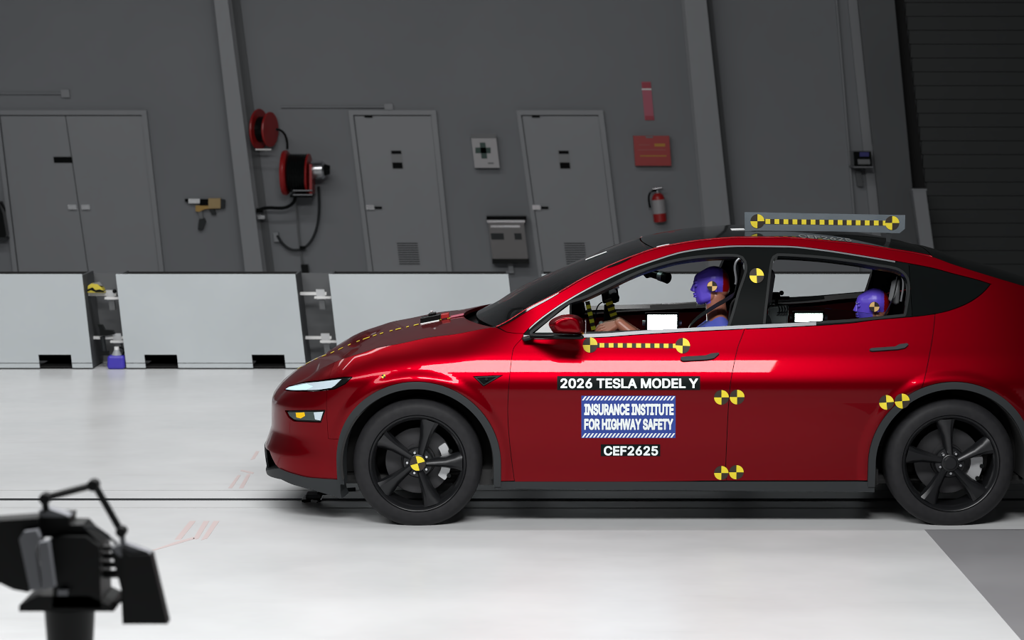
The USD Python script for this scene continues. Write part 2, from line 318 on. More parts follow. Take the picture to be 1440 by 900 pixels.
def skin(poly, fn, cell=0.025, thick=0.012, back=None):
    """a curved panel: a polygon of parameter space laid on the surface fn(a, b), with turned-in edges; exact surface normals"""
    V, N, Fc = [], [], []; index = {}
    def nrm(a, b):
        e = 1e-3; u = fn(a + e, b) - fn(a - e, b); w = fn(a, b + e) - fn(a, b - e); n = np.cross(u, w); return n / (np.linalg.norm(n, axis=-1, keepdims=True) + 1e-12)
    AB = []
    def vid(p):
        k = (round(p[0], 6), round(p[1], 6))
        if k not in index: index[k] = len(AB); AB.append(k)
        return index[k]
    tris = []
    for g in getattr(poly, 'geoms', [poly]):
        pg = prep(g); x0, y0, x1, y1 = g.bounds; cy_ = cell if np.ndim(cell) == 0 else cell[1]; cx_ = cell if np.ndim(cell) == 0 else cell[0]
        for i in range(int(math.floor(x0 / cx_)), int(math.ceil(x1 / cx_))):
            for j in range(int(math.floor(y0 / cy_)), int(math.ceil(y1 / cy_))):
                c = sg.box(i * cx_, j * cy_, (i + 1) * cx_, (j + 1) * cy_)
                if pg.contains(c):
                    q = [vid(p) for p in ((i * cx_, j * cy_), ((i + 1) * cx_, j * cy_), ((i + 1) * cx_, (j + 1) * cy_), (i * cx_, (j + 1) * cy_))]
                    tris += [(q[0], q[1], q[2]), (q[0], q[2], q[3])]
                elif pg.intersects(c):
                    r = g.intersection(c)
                    for h in getattr(r, 'geoms', [r]):
                        if h.geom_type == 'Polygon' and h.area > 1e-9:
                            vv, ff = trimesh.creation.triangulate_polygon(h, engine='earcut')
                            tris += [tuple(vid(vv[k]) for k in t) for t in ff]
    ab = np.array(AB); p = fn(ab[:, 0], ab[:, 1]); n = nrm(ab[:, 0], ab[:, 1]); tris = np.array(tris)
    tris = tris[(tris[:, 0] != tris[:, 1]) & (tris[:, 1] != tris[:, 2]) & (tris[:, 0] != tris[:, 2])]
    fnm = np.cross(p[tris[:, 1]] - p[tris[:, 0]], p[tris[:, 2]] - p[tris[:, 0]])
    flip = (fnm * n[tris[:, 0]]).sum(1) < 0; tris[flip] = tris[flip][:, ::-1]
    if back is not None:                                   # outward = away from the point `back`
        if ((p - back) * n).sum(1).mean() < 0: n = -n; tris = tris[:, ::-1]
    if thick:
        ed = np.sort(np.vstack([tris[:, [0, 1]], tris[:, [1, 2]], tris[:, [2, 0]]]), 1); key, cnt = np.unique(ed, axis=0, return_counts=True); bd = set(map(tuple, key[cnt == 1]))
        eV, eN, eF = [], [], []; k0 = len(p)
        for t in tris:
            for a, b in ((t[0], t[1]), (t[1], t[2]), (t[2], t[0])):
                if (min(a, b), max(a, b)) in bd:
                    d = p[b] - p[a]; m_ = n[a] + n[b]; m_ = m_ / np.linalg.norm(m_); o = np.cross(d, m_); o = o / (np.linalg.norm(o) + 1e-12); i0 = k0 + len(eV)
                    eV += [p[a], p[b], p[b] - n[b] * thick, p[a] - n[a] * thick]; eN += [o] * 4; eF += [(i0 + 1, i0, i0 + 3), (i0 + 1, i0 + 3, i0 + 2)]
        p = np.vstack([p, eV]); n = np.vstack([n, eN]); tris = np.vstack([tris, eF])
    return p, tris, n
def panel(name, poly, material, parent, side=-1.0, fn=None, gap=0.0018, lift=0.0, cell=0.025, thick=0.012, **kw):
    g = sg.Polygon(poly) if not isinstance(poly, (sg.Polygon, sg.MultiPolygon)) else poly
    if not g.is_valid: g = g.buffer(0)
    if gap: g = g.buffer(-gap, join_style=2)
    f = fn or (lambda t, z: S(t, z, side, lift))
    p, t, n = skin(g, f, cell, thick, back=np.array([1.0, YC, 0.75]))
    return obj(name, trimesh.Trimesh(p, t, process=False), material, parent, normals=n, **kw)

CAR = thing('car', 'glossy red crossover car with black wheels and yellow and black test markers', 'car', (0.94, YC, 0))
def both(fn):
    for sd in (-1.0, 1.0): fn(sd)

# ---- outlines traced on the camera's side, as (t, z)
R_ARCH = 0.413; R_FLARE = 0.452
def arch(k, r, n=60, a0=-20, a1=200):
    a = np.radians(np.linspace(a0, a1, n)); x = XW[k] + r * np.cos(a); z = ZW + r * np.sin(a)
    return sg.Polygon(list(zip(t_of_x(x), z)))
ARCHF = [arch(0, R_FLARE), arch(1, R_FLARE)]; ARCHI = [arch(0, R_ARCH), arch(1, R_ARCH)]
for k in (0, 1):   # the openings go down to below the sills
    for L, r in ((ARCHF, R_FLARE), (ARCHI, R_ARCH)):
        a, b = t_of_x(XW[k] - r), t_of_x(XW[k] + r); L[k] = L[k].union(sg.box(a, 0.0, b, ZW))
hood_line = [(t, float(ZH(t))) for t in np.linspace(0, T_COWL, 60)]
z_sill = float(np.array(tz((900, 676.5)))[0, 1])
sill_line = tz((480, 680), (711, 680), (860, 677), (1024, 674), (1216, 673), (1440, 672))
belt_a = tz((702, 461), (712, 467), (724, 468.8), (737, 469.2))             # seam fender / A-pillar
door_front = curve(tz((736.5, 469.5), (732.4, 477.8), (726.8, 483.3), (722, 490.3), (719, 508), (717, 525), (713.9, 578), (714.4, 593), (716.8, 624), (719.9, 651), (724, 679.5)), 50)
door_split = curve(tz((1048, 460), (1043, 474), (1038, 487), (1032, 513), (1027, 541), (1024, 577), (1022, 620), (1020.5, 660), (1022, 676)), 40)
rdoor_rear = curve(tz((1315, 440), (1312, 470), (1306.7, 500.7), (1300.7, 530), (1290, 560), (1262, 600), (1225, 676)), 40)
belt_red = curve(tz((736, 476.5), (760, 477.3), (800, 476), (850, 474.3), (892, 471.2), (963, 467), (1047, 462.8), (1120, 459.5), (1195, 454.5), (1230, 450), (1292, 444.5), (1315, 441.5)), 90)
rail_top = curve(tz((698, 459.9), (713.6, 452), (744, 432.8), (785.6, 411.5), (819.5, 391.8), (853.7, 375.2), (886.4, 361.8), (921.8, 349.5), (942, 345), (977.8, 338.9), (1016.6, 335), (1046, 333.6), (1106.7, 334.2), (1156.7, 338.3), (1206.7, 343.3), (1240, 348.3), (1307.8, 360), (1338.9, 371), (1393, 388), (1440, 402)), 140)
rail_low = curve(tz((737, 469), (751, 455), (771.3, 439.2), (803.9, 418), (853.7, 391.6), (884.9, 377.8), (920, 365.3), (962, 353), (1000, 347.6), (1040, 345), (1106.7, 345.8), (1156.7, 350.8), (1206.7, 358.3), (1256.7, 366.7), (1314, 377.5), (1338.9, 384.4), (1377.8, 394.5), (1393, 399.5)), 140)
quarter_low = curve(tz((1393, 399.5), (1377.8, 415.5), (1354.4, 429.5), (1323, 439.7), (1292, 444.5)), 40)
# rear body beyond the frame: rail top falls to the tail, the tail closes
tail_top = [(rail_top[-1][0] + d, rail_top[-1][1] - 0.19 * d - 0.05 * d * d) for d in (.1, .2, .3, .45, .6, .75)]
tail_top = [(min(a, TMAX - .55), b) for a, b in tail_top]
T_TAIL = TMAX - .5
fender_front = tz((471, 546.5), (463, 556), (459.3, 564.5), (458, 577))
LP = lambda *p: list(map(tuple, p))
front_line_t = float(np.array(tz((459, 570)))[0, 0])
# fender: behind the headlight, above the wheel arch, up to the door
fender = sg.Polygon([(t, float(ZH(t))) for t in np.linspace(front_line_t, T_COWL, 50)] + belt_a[1:] + LP(*door_front) + [(door_front[-1][0], z_sill), (front_line_t, z_sill)]).buffer(0)
fender = fender.difference(ARCHF[0])
headlight = sg.Polygon(tz((400.3, 547.8), (405.8, 542.8), (421.3, 538.9), (447.8, 535.6), (482, 531), (494.4, 530.5), (485, 539.5), (471, 546.5), (447.8, 549.6), (416.7, 549.6))).buffer(0)
fog = sg.Polygon(tz((401, 577.8), (430, 577.2), (457, 577), (451, 593.8), (430, 593), (412.7, 592), (405.6, 586.7))).buffer(0)
lip_top = curve(tz((393, 658.7), (414, 666.7), (437.6, 672), (468, 674), (480, 674.5)), 30)
bump = sg.Polygon([(t, float(ZH(t))) for t in np.linspace(0, front_line_t, 30)] + [(front_line_t, lip_top[-1][1])] + LP(*lip_top[::-1]) + [(lip_top[0][0] * .93, .29), (lip_top[0][0] * .80, .355), (0, .352)]).buffer(0)
bump = bump.union(sg.box(front_line_t - .001, .1, front_line_t + .45, float(ZH(front_line_t)) - .2).intersection(sg.box(front_line_t - .001, lip_top[-1][1], front_line_t + .45, z_sill + .22))).difference(ARCHF[0])
vent = sg.Polygon(tz((665.5, 529.5), (706.7, 527.6), (680, 543.2))).buffer(0)
fender = fender.difference(sg.box(0, 0, front_line_t + .45, z_sill + .22)).difference(headlight.buffer(.003)).difference(vent)
bump = bump.difference(headlight.buffer(.003)).difference(fog.buffer(.002))
front_door = sg.Polygon(LP(*door_front[::-1]) + LP(*belt_red[(belt_red[:, 0] > door_front[0][0]) & (belt_red[:, 0] < door_split[0][0])]) + LP(*door_split)).buffer(0)
rear_door = sg.Polygon(LP(*door_split[::-1]) + LP(*belt_red[(belt_red[:, 0] > door_split[0][0]) & (belt_red[:, 0] < rdoor_rear[0][0])]) + LP(*rdoor_rear)).buffer(0).difference(ARCHF[1])
qz = tz((1300, 672))[0][1]
frame_side = sg.Polygon(belt_a + LP(*rail_low) + LP(*quarter_low) + LP(*rdoor_rear) + [(t_of_x(XW[1]) - .2, z_sill), (T_TAIL, .33)] + [(T_TAIL, tail_top[-1][1])] + tail_top[::-1] + LP(*rail_top[::-1])).buffer(0).difference(ARCHF[1])
glass_zone = sg.Polygon(LP(*rail_low) + LP(*quarter_low) + LP(*belt_red[belt_red[:, 0] < quarter_low[-1][0]][::-1])).buffer(0)
win_f = sg.Polygon(LP(*curve(tz((749, 468.5), (770, 452), (802.5, 427), (819.5, 421.5), (856.9, 404.5), (886.4, 390), (920, 376.8), (962, 366.3), (993.3, 362.6), (1024.4, 361.2), (1038, 362), (1045, 367), (1047, 376), (1043, 392), (1037, 409), (1029, 438), (1022.5, 458)), 70)) + tz((963, 462), (892, 464), (821, 466.5), (780, 468.5))).buffer(0)
win_r = sg.Polygon(LP(*curve(tz((1077, 455.5), (1082, 410), (1087, 371), (1089, 364), (1095, 360.5), (1142.5, 363), (1195, 369), (1231, 374.8), (1260, 380), (1270, 386), (1275, 395), (1276, 402.5), (1273.5, 425), (1270.5, 441)), 70)) + tz((1195, 448.5),)).buffer(0)
strip = lambda a, b, w: sg.Polygon(LP(*a) + [(p[0], p[1] + w) for p in b[::-1]])

def body(sd):
    panel('fender', fender, M_paint, CAR, sd, cell=.0125, gap=.0012)
    fd = panel('front_door', front_door, M_paint, CAR, sd)
    rd = panel('rear_door', rear_door, M_paint, CAR, sd, cell=.0166)
    panel('quarter_panel', frame_side, M_paint, CAR, sd, cell=.0166)
    for k in (0, 1):
        fl = ARCHF[k].difference(ARCHI[k]).intersection(sg.box(0, z_sill - .03, 9, 3))
        panel('wheel_arch_trim', fl, M_clad, CAR, sd, gap=0.0, lift=0.012, thick=0.05)
    sill = sg.Polygon([(t_of_x(XW[0] + R_ARCH), z_sill - .004), (t_of_x(XW[1] - R_ARCH), z_sill - .004), (t_of_x(XW[1] - R_ARCH) - .0, .185), (t_of_x(XW[0] + R_ARCH) + .005, .205)])
    panel('rocker_panel', sill, M_clad, CAR, sd, gap=0.0, lift=0.004, thick=0.10)
    # glass house: black frames and pillars with the two window openings
    b = glass_zone.difference(win_f).difference(win_r)
    tB = float(np.array(tz((1047, 420)))[0, 0]); tC = float(np.array(tz((1280, 400)))[0, 0])
    panel('window_surround', b.intersection(sg.box(0, 0, tC, 3)), M_black, CAR, sd, gap=.001, lift=-0.004, thick=0.05)
    panel('quarter_glass', glass_zone.intersection(sg.box(tC, 0, 9, 3)), M_gloss, CAR, sd, gap=.002, lift=-0.003, thick=0.01)
    for w in (win_f, win_r):
        panel('window_seal', w.buffer(.016).difference(w.buffer(.002)), M_seal, CAR, sd, gap=0, lift=-.001, thick=.03)
    if sd < 0: rb = rail_top[rail_top[:, 0] < float(np.array(tz((1311, 361)))[0, 0])]; obj('highlight_bead', tube(S(rb[:, 0], rb[:, 1], sd), .0055, 8), M_paint, CAR, smooth=True)  # bead added so the near rail edge catches a highlight
    for pa, pb in (((700, 459), (786, 411)), ((854, 375), (888, 361))):  # short gloss strips added, tilted and cut to the shape of a highlight
        t0, t1 = float(np.array(tz(pa))[0, 0]), float(np.array(tz(pb))[0, 0]); zr = lambda t: np.interp(t, rail_top[:, 0], rail_top[:, 1]); ts = np.linspace(t0, t1, 30); w_ = .013 * np.sin(np.pi * np.linspace(.06, .97, 30)) ** .5
        panel('highlight_strip', sg.Polygon(LP(*np.stack([ts, zr(ts) + .001], 1)) + LP(*np.stack([ts, zr(ts) + .001 - w_], 1)[::-1])), M_gloss, CAR, sd, fn=lambda t, z, sd=sd: S(t, z, sd, .006 + .11 * (z - zr(t) + .013)), gap=0, thick=.008, cell=(.02, .004))
    rl = np.array(rail_low); dn = rl - [0, .0075]
    panel('window_trim', sg.Polygon(LP(*rl[2:112]) + LP(*(dn[2:112])[::-1])).buffer(0), M_trim, CAR, sd, gap=0, lift=.002, thick=.01, cell=(.03, .006))
    bl = belt_red[(belt_red[:, 0] < float(np.array(tz((1150, 457)))[0, 0]))]
    panel('belt_trim', sg.Polygon(LP(*(bl + [0, .003])) + LP(*(bl + [0, .021])[::-1])).buffer(0), M_trim, CAR, sd, gap=0, lift=.003, thick=.012, cell=(.04, .008))
both(body)

# ---- hood, windscreen, roof: patches between the side edges and a crowned centre line
def sil(pts, Y): 
    q = P([p[0] for p in pts], [p[1] for p in pts], np.full(len(pts), Y)); o = np.argsort(q[:, 0]); return PchipInterpolator(q[o, 0], q[o, 2])
HOOD_SIL = [(398, 535), (407.3, 526.3), (422.9, 514.7), (444.7, 503), (469.5, 492.9), (494.4, 481.7), (530, 468.8), (546.7, 464), (578, 456.5), (600, 451.5), (625, 446.5), (652, 441.7)]
ROOF_SIL = [(672, 444), (683, 436.8), (709, 418), (735.5, 402.6), (774, 384.8), (829, 363), (853.7, 352.9), (872.4, 345), (903.5, 335.8), (931, 328.8), (962, 323.3), (993, 320), (1032, 317), (1090, 316.5), (1150, 319), (1200, 325.5), (1230, 330.5), (1253, 335), (1277, 340.5), (1305, 347), (1339, 359.6), (1370, 367.3), (1401, 376.7), (1440, 389), (1500, 408), (1570, 438)]
z_hood, z_roof = sil(HOOD_SIL, YC + .12), sil(ROOF_SIL, YC + .12)
def cross(E, C, v, pw):
    """E: edge points (n, 3) on the camera's side; C: (n, 2) x and z on the centre line; v in -1..1"""
    a = 1 - np.abs(v) ** pw; ax = 1 - np.abs(v) ** 2
    return np.stack([E[..., 0] + (C[..., 0] - E[..., 0]) * ax, YC + (E[..., 1] - YC) * -v, E[..., 2] + (C[..., 1] - E[..., 2]) * a], -1)
def patch(E, C, pw=2.2, v0=-1.0, v1=1.0, nv=48, skip_last=False):
    v = np.linspace(v0, v1, nv); g = cross(E[:, None], C[:, None], v[None], pw); n, m_ = g.shape[:2]
    i, j = np.meshgrid(np.arange(n - 1), np.arange(m_ - 1), indexing='ij'); q = np.stack([i * m_ + j, (i + 1) * m_ + j, (i + 1) * m_ + j + 1, i * m_ + j + 1], -1).reshape(-1, 4)
    return trimesh.Trimesh(g.reshape(-1, 3), np.vstack([q[:, [0, 1, 2]], q[:, [0, 2, 3]]]), process=False), g
def upward(m):
    if m.face_normals[:, 2].mean() < 0: m.invert()
    return m
def rim_strip(g, d):
    """turned-down edge along the border of a patch grid"""
    loop = np.vstack([g[0, :], g[1:, -1], g[-1, -2::-1], g[-2:0:-1, 0]]); n = len(loop); v = np.vstack([loop, loop - [0, 0, d]])
    return trimesh.Trimesh(v, np.vstack([[(k, (k + 1) % n, n + k), ((k + 1) % n, n + (k + 1) % n, n + k)] for k in range(n)]), process=False)
hood_t = np.r_[np.linspace(0.001, .9, 40), np.linspace(.92, T_COWL - .015, 50)]
Eh = S(hood_t, ZH(hood_t)); Eh[:, 1] += .003
hx = np.clip(Eh[:, 0] - .11 * smooth01((Eh[:, 0] + .75) / .55), None, P(652, 441.7, YC)[0])
hz = np.maximum(z_hood(np.clip(hx, *z_hood.x[[0, -1]])), Eh[:, 2]) ; hz = np.where(hx < z_hood.x[0], np.maximum(Eh[:, 2], np.interp(hx, [hx[0], z_hood.x[0]], [Eh[0, 2], z_hood(z_hood.x[0])])), hz)
hood, gh = patch(Eh, np.stack([hx, hz], -1), 2.3)
obj('hood', [upward(hood), rim_strip(gh, .02)], M_paint, CAR, smooth=40)
cow, gc = patch(np.vstack([S(T_COWL - .02, ZH(T_COWL)) , S(T_COWL + .06, ZH(T_COWL) - .02)]) - [0, 0, .03], np.array([[hx[-1], hz[-1] - .05], [hx[-1] + .16, hz[-1] - .02]]), 2.2)
obj('cowl', upward(cow), M_black, CAR)
def band(t0, t1, n): return np.array([rail_top[0] * 0 + [t, np.interp(t, rail_top[:, 0], rail_top[:, 1])] for t in np.linspace(t0, t1, n)])
tq = lambda px, py: float(np.array(tz((px, py)))[0, 0])
def top(name, t0, t1, k0, k1, m, n=40, pw=2.4, drop=.02):
    b = band(t0, t1, n) if t1 <= rail_top[-1][0] else np.array([[t, np.interp(t, np.r_[rail_top[:, 0], [q[0] for q in tail_top]], np.r_[rail_top[:, 1], [q[1] for q in tail_top]])] for t in np.linspace(t0, t1, n)])
    E = S(b[:, 0], b[:, 1]); E[:, 1] += .004
    k = np.linspace(k0, k1, n); cx_ = E[:, 0] - k; cz_ = np.maximum(z_roof(np.clip(cx_, *z_roof.x[[0, -1]])), E[:, 2] + .002)
    g_m, g = patch(E, np.stack([cx_, cz_], -1), pw)
    return obj(name, [upward(g_m), rim_strip(g, drop)], m, CAR, smooth=40), E, np.stack([cx_, cz_], -1)
tH, tR = tq(921, 350), tq(1311, 361)
_, Ew, Cw = top('windshield', T_COWL + .004, tH - .004, .12, .045, M_wind)
_, Er, Cr = top('roof_glass', tH + .004, tR - .004, .045, -.01, M_gloss)
top('tailgate', tR + .004, T_TAIL - .05, -.01, -.12, M_gloss)

# ---- nose, headlamps, lower lip
def mirrored(p, t, n):
    q = p.copy(); q[:, 1] = 2 * YC - q[:, 1]; nn = n.copy(); nn[:, 1] *= -1; return np.vstack([p, q]), np.vstack([t, t[:, ::-1] + len(p)]), np.vstack([n, nn])
def nose(name, poly, m, lift=0.0, thick=.012, gap=.0008, cell=.02):
    poly = poly.buffer(-gap, join_style=2) if gap else poly
    poly = poly.union(sg.box(0, poly.bounds[1], .004, poly.bounds[3])) if poly.bounds[0] < .003 else poly
    p, t, n = mirrored(*skin(poly, lambda a, b: S(a, b, -1.0, lift), cell, thick, back=np.array([1.0, YC, .75])))
    return obj(name, trimesh.Trimesh(p, t, process=False), m, CAR, normals=n)
nose('front_bumper', bump, M_paint)
lip = sg.Polygon([(0, .215), (.30, .218), (.42, .232), (lip_top[0][0], lip_top[0][1])] + LP(*lip_top[1:]) + tz((480, 692), (482, 701), (462, 695), (441, 688.5), (414.4, 681.5), (398, 674)) + [(.35, .205), (0, .19)]).buffer(0)
nose('front_lip', lip, M_clad, lift=.012, thick=.08)
nose('grille_blade', sg.Polygon([(0, .205), (.22, .21), (.26, .28), (.22, .35), (0, .35)]), M_clad, lift=.004, thick=.012)
#REST
# ---- lamps in the nose
M_lamp = mat('headlamp_lens', base_color=(0.50, 0.60, 0.66), roughness=0.15, coat_weight=1.0)
M_lampglow = glow('headlamp_light', (0.55, 0.85, 1.0), 1.3)
M_amber = glow('amber_light', (1.0, 0.62, 0.02), 0.9)
M_fogdark = plain('fog_lens', (0.03, 0.05, 0.045), 0.1)
for sd in (-1.0, 1.0):
    h = panel('headlight', headlight, M_black, CAR, sd, gap=.001, lift=-.004)
    hl_in = sg.Polygon(tz((401.5, 547.3), (406.5, 543.6), (421.3, 540.0), (447.8, 537), (480, 533), (471, 542), (466, 545.3), (447.8, 548), (416.7, 548.6))).buffer(0)
    panel('lens', hl_in, M_lamp, h, sd, gap=0, lift=.001, thick=.004)
    panel('light_strip', sg.Polygon(tz((402.5, 547), (408, 544), (421.3, 541.5), (432, 539.5), (440, 543), (431, 547.5), (416.7, 548))).buffer(0), M_lampglow, h, sd, gap=0, lift=.003, thick=.004)
    g = panel('fog_lamp', fog, M_black, CAR, sd, gap=.0, lift=-.012)
    panel('lens', fog.buffer(-.008), M_fogdark, g, sd, gap=0, lift=-.006, thick=.004)
    panel('amber_bulb', sg.Polygon(tz((415, 580.5), (427, 580), (428, 585), (422, 588.5), (416, 587))), M_amber, g, sd, gap=0, lift=-.004, thick=.004)
    panel('reflector', sg.Polygon(tz((440.5, 580), (454, 579), (450, 591.5), (442.5, 590))), M_lamp, g, sd, gap=0, lift=-.004, thick=.004)
    v = panel('side_camera', vent, M_black, CAR, sd, gap=.0, lift=-.006)
    panel('bezel', vent.buffer(-.002).difference(vent.buffer(-.008)), M_seal, v, sd, gap=0, lift=.001, thick=.006)
    q = S(*np.array(tz((684, 533))[0]), sd, 0.0); obj('camera_eye', cyl(q - [0, sd * -.004, 0], q + [0, sd * .006, 0], .008, n=16), M_gloss, v)

# ---- wheels
def build_wheel(k, sd, a0, sticker):
    """axle points out of the car; built facing -y at the camera's side and mirrored for the other"""
    x, z = XW[k], ZW; R = 0.352; yo = YC + .925 * sd     # outer face of the tyre
    w = holder('wheel', CAR); sg_ = sd
    ax = np.array([0, sd, 0.0])                           # outwards
    def lat(prof, n=96): return lathe(prof, (x, yo, z), ax, n)
    # profile: (radius, height along the outward axis), 0 = outer tyre face
    obj('tyre', lat([(.262, -.02), (.268, -.004), (.285, .0), (.31, -.003), (.325, -.010), (.338, -.024), (R - .004, -.040), (R, -.06), (R, -.19), (R - .006, -.215), (.325, -.235), (.27, -.24), (.255, -.22), (.255, -.03), (.262, -.02)]), M_tyre, w, smooth=40)
    obj('rim', lat([(.262, -.016), (.264, -.010), (.260, -.006), (.252, -.010), (.246, -.022), (.238, -.036), (.234, -.06), (.232, -.21), (.240, -.22), (.255, -.225), (.258, -.2), (.256, -.03), (.262, -.016)]), M_rim, w, smooth=40)
    obj('hub', lat([(0, -.030), (.040, -.030), (.046, -.034), (.048, -.05), (.078, -.055), (.085, -.065), (.085, -.10), (0, -.10)], 48), M_rim, w, smooth=40)
    for i in range(5):
        a = math.radians(a0 + 72 * i); u = np.array([math.cos(a), 0, math.sin(a)]); t = np.array([-math.sin(a), 0, math.cos(a)]); C = np.array([x, yo, z])
        rows = []
        for r, hw, hb, d0, d1, sh in ((.045, .020, .022, -.040, -.085, .0), (.09, .021, .026, -.036, -.080, .002), (.15, .024, .034, -.030, -.075, .005), (.20, .036, .046, -.024, -.07, .010), (.242, .050, .056, -.018, -.065, .012)):
            rows.append([C + u * r + t * (sh + s_ * ww) + ax * d for s_, ww, d in ((-1, hw * .55, d0 + .002), (1, hw * .25, d0), (1, hw, d0 - .016), (1, hb, d1), (-1, hb, d1), (-1, hw, d0 - .010))])
        v = np.array(rows).reshape(-1, 3); n = 6; f = []
        for r_ in range(len(rows) - 1):
            for c in range(n):
                d = (c + 1) % n; f += [(r_ * n + c, r_ * n + d, r_ * n + n + d), (r_ * n + c, r_ * n + n + d, r_ * n + n + c)]
        f += [(0, c + 1, c) for c in range(1, n - 1)] + [((len(rows) - 1) * n, (len(rows) - 1) * n + c, (len(rows) - 1) * n + c + 1) for c in range(1, n - 1)]
        m = trimesh.Trimesh(v, f, process=False); m.fix_normals(); obj('spoke', m, M_rim, w, smooth=28)
    for i in range(5):
        a = math.radians(a0 + 36 + 72 * i); c = np.array([x + .058 * math.cos(a), yo, z + .058 * math.sin(a)])
        obj('wheel_nut', lathe([(0, -.035), (.007, -.035), (.010, -.040), (.011, -.056), (0, -.056)], c, ax, 6), M_chrome if sd < 0 else M_alu, w, smooth=False)
    obj('brake_disc', lat([(0, -.125), (.09, -.125), (.095, -.14), (.178, -.14), (.182, -.143), (.182, -.16), (.178, -.163), (0, -.163)]), M_disc, w, smooth=40)
    dr, wd = (.165, .05) if k == 0 else (.15, .04)
    cal = []
    for a1, a2, r0, r1, d in (((-36, 35, .132, .180, -.105)) if k == 0 else ((-42, 8, .125, .19, -.105)),):
        g = ring_poly(x, z, r0, r1, a1, a2, 14).buffer(-.008).buffer(.008)
        cal.append(prism(g, min(yo + sd * d, yo + sd * -.185), max(yo + sd * d, yo + sd * -.185)))
    cp = obj('brake_caliper', cal, M_alu, w, smooth=30, label='silver brake caliper')
    am = (-4,) if k == 0 else (-10,)
    for a_ in ((-25, 18) if k == 0 else (-30, -8)):
        c = np.array([x + .185 * math.cos(math.radians(a_)), yo + sd * -.105, z + .185 * math.sin(math.radians(a_))]); obj('caliper_bolt', cyl(c, c + ax * .012, .012, n=12), M_black, w)
    obj('centre_cap', lat([(0, -.022), (.030, -.022), (.036, -.027), (.038, -.05), (0, -.05)], 32), M_rim if not sticker else M_tgtdark, w)
    if sticker:
        for q0 in (15, 195):
            obj('target_quadrant', prism(sg.Polygon([(x, z)] + [(x + .040 * math.cos(math.radians(b)), z + .040 * math.sin(math.radians(b))) for b in np.linspace(q0, q0 + 90, 14)]), yo + .0185, yo + .023), M_yellow, w, smooth=False, label='yellow quadrant')
        obj('target_disc', cyl((x, yo + .020, z), (x, yo + .024, z), .041, n=40), M_tgtdark, w)
    # wheel house lining
    return w
for k in (0, 1):
    build_wheel(k, -1.0, -1.0 if k == 0 else 22.0, k == 0)
    build_wheel(k, 1.0, 30.0, False)
    for sd in (-1.0, 1.0):
        y0, y1 = sorted((YC + sd * .93, YC + sd * .60))
        a = np.radians(np.linspace(-12, 192, 60)); o = [(XW[k] + .42 * math.cos(t), ZW + .42 * math.sin(t)) for t in a]; i = [(XW[k] + .408 * math.cos(t), ZW + .408 * math.sin(t)) for t in a[::-1]]
        shell = prism(sg.Polygon(o + i), y0 + (.02 if sd < 0 else 0), y1 - (.02 if sd > 0 else 0)); yi = y1 if sd < 0 else y0
        obj('wheel_liner', [shell, prism(sg.Polygon(o), yi - .01, yi + .01)], M_hollow, CAR, smooth=30)

# ---- underside, inner body, interior
obj('underbody', [box(-.98, 3.2, YC - .74, YC + .74, .205, .25, .02), box(-.02, 1.9, YC - .80, YC + .80, .205, .25, .02), box(-1.2, -.9, YC - .55, YC + .55, .20, .24)], M_matte, CAR)
obj('firewall', box(-.22, -.18, YC - .62, YC + .62, .21, .98), M_matte, CAR)
obj('radiator', box(-.95, -.9, YC - .52, YC + .52, .24, .70), M_matte, CAR)
for sd in (-1.0, 1.0):
    sh = unary_union([fender.buffer(.006), front_door.buffer(.006), rear_door.buffer(.006), frame_side.intersection(sg.box(rdoor_rear[-1][0] - .2, 0, 9, 3)).buffer(.006)]).difference(ARCHI[0].buffer(.01)).difference(ARCHI[1].buffer(.01)).difference(glass_zone.buffer(.004))
    panel('body_shell', sh, M_hollow, CAR, sd, gap=.004, lift=-.022, thick=.004, cell=.04)
obj('cabin_floor', box(-.18, 2.0, YC - .84, YC + .84, .215, .30), M_matte, CAR)
def dash_profile(y): return None
obj('dashboard', [blob([(-.02, YC + s_ * .72, .93) for s_ in (-1, 1)] + [(.30, YC + s_ * .72, .90) for s_ in (-1, 1)] + [(.38, YC + s_ * .74, .80) for s_ in (-1, 1)] + [(.10, YC + s_ * .74, .70) for s_ in (-1, 1)], .04)], M_black, CAR, smooth=50)
obj('centre_console', box(.25, 1.25, YC - .13, YC + .13, .30, .58, .04), M_black, CAR)
def seat(name, cx, cy, zs, lean, w=.26, h=.62, head=True, hx=0):
    s_ = holder(name, CAR)
    obj('cushion', blob([(cx - .42, cy + q * (w - .07), zs) for q in (-1, 1)] + [(cx + .02, cy + q * (w - .07), zs - .04) for q in (-1, 1)], .085), M_cloth, s_, smooth=60)
    top_ = np.array([cx + lean, 0, zs + h])
    obj('backrest', blob([(cx + .08, cy + q * (w - .06), zs + .02) for q in (-1, 1)] + [(top_[0] - .02, cy + q * (w - .13), top_[2]) for q in (-1, 1)] + [(cx + .5 * lean + .04, cy + q * (w - .05), zs + .5 * h) for q in (-1, 1)], .075), M_cloth, s_, smooth=60)
    if head:
        obj('headrest', blob([(top_[0] + .005 + hx, cy + q * .09, top_[2] + .13) for q in (-1, 1)] + [(top_[0] + .025 + hx, cy + q * .08, top_[2] + .26) for q in (-1, 1)], .052), M_cloth, s_, smooth=60)
        for q in (-1, 1): obj('headrest_post', cyl((top_[0] + .01, cy + q * .06, top_[2] + .02), (top_[0] + .012 + hx, cy + q * .06, top_[2] + .12), .008, n=12), M_alu, s_)
for sd in (-1, 1): seat('front_seat', 1.22, YC + sd * .38, .47, .17, h=.60)
obj('rear_bench', [blob([(1.80, YC - .60, .50), (1.80, YC + .60, .50), (2.18, YC - .60, .46), (2.18, YC + .60, .46)], .08), blob([(2.24, YC - .58, .52), (2.24, YC + .58, .52), (2.42, YC - .56, .98), (2.42, YC + .56, .98)], .08)], M_cloth, CAR, smooth=60)
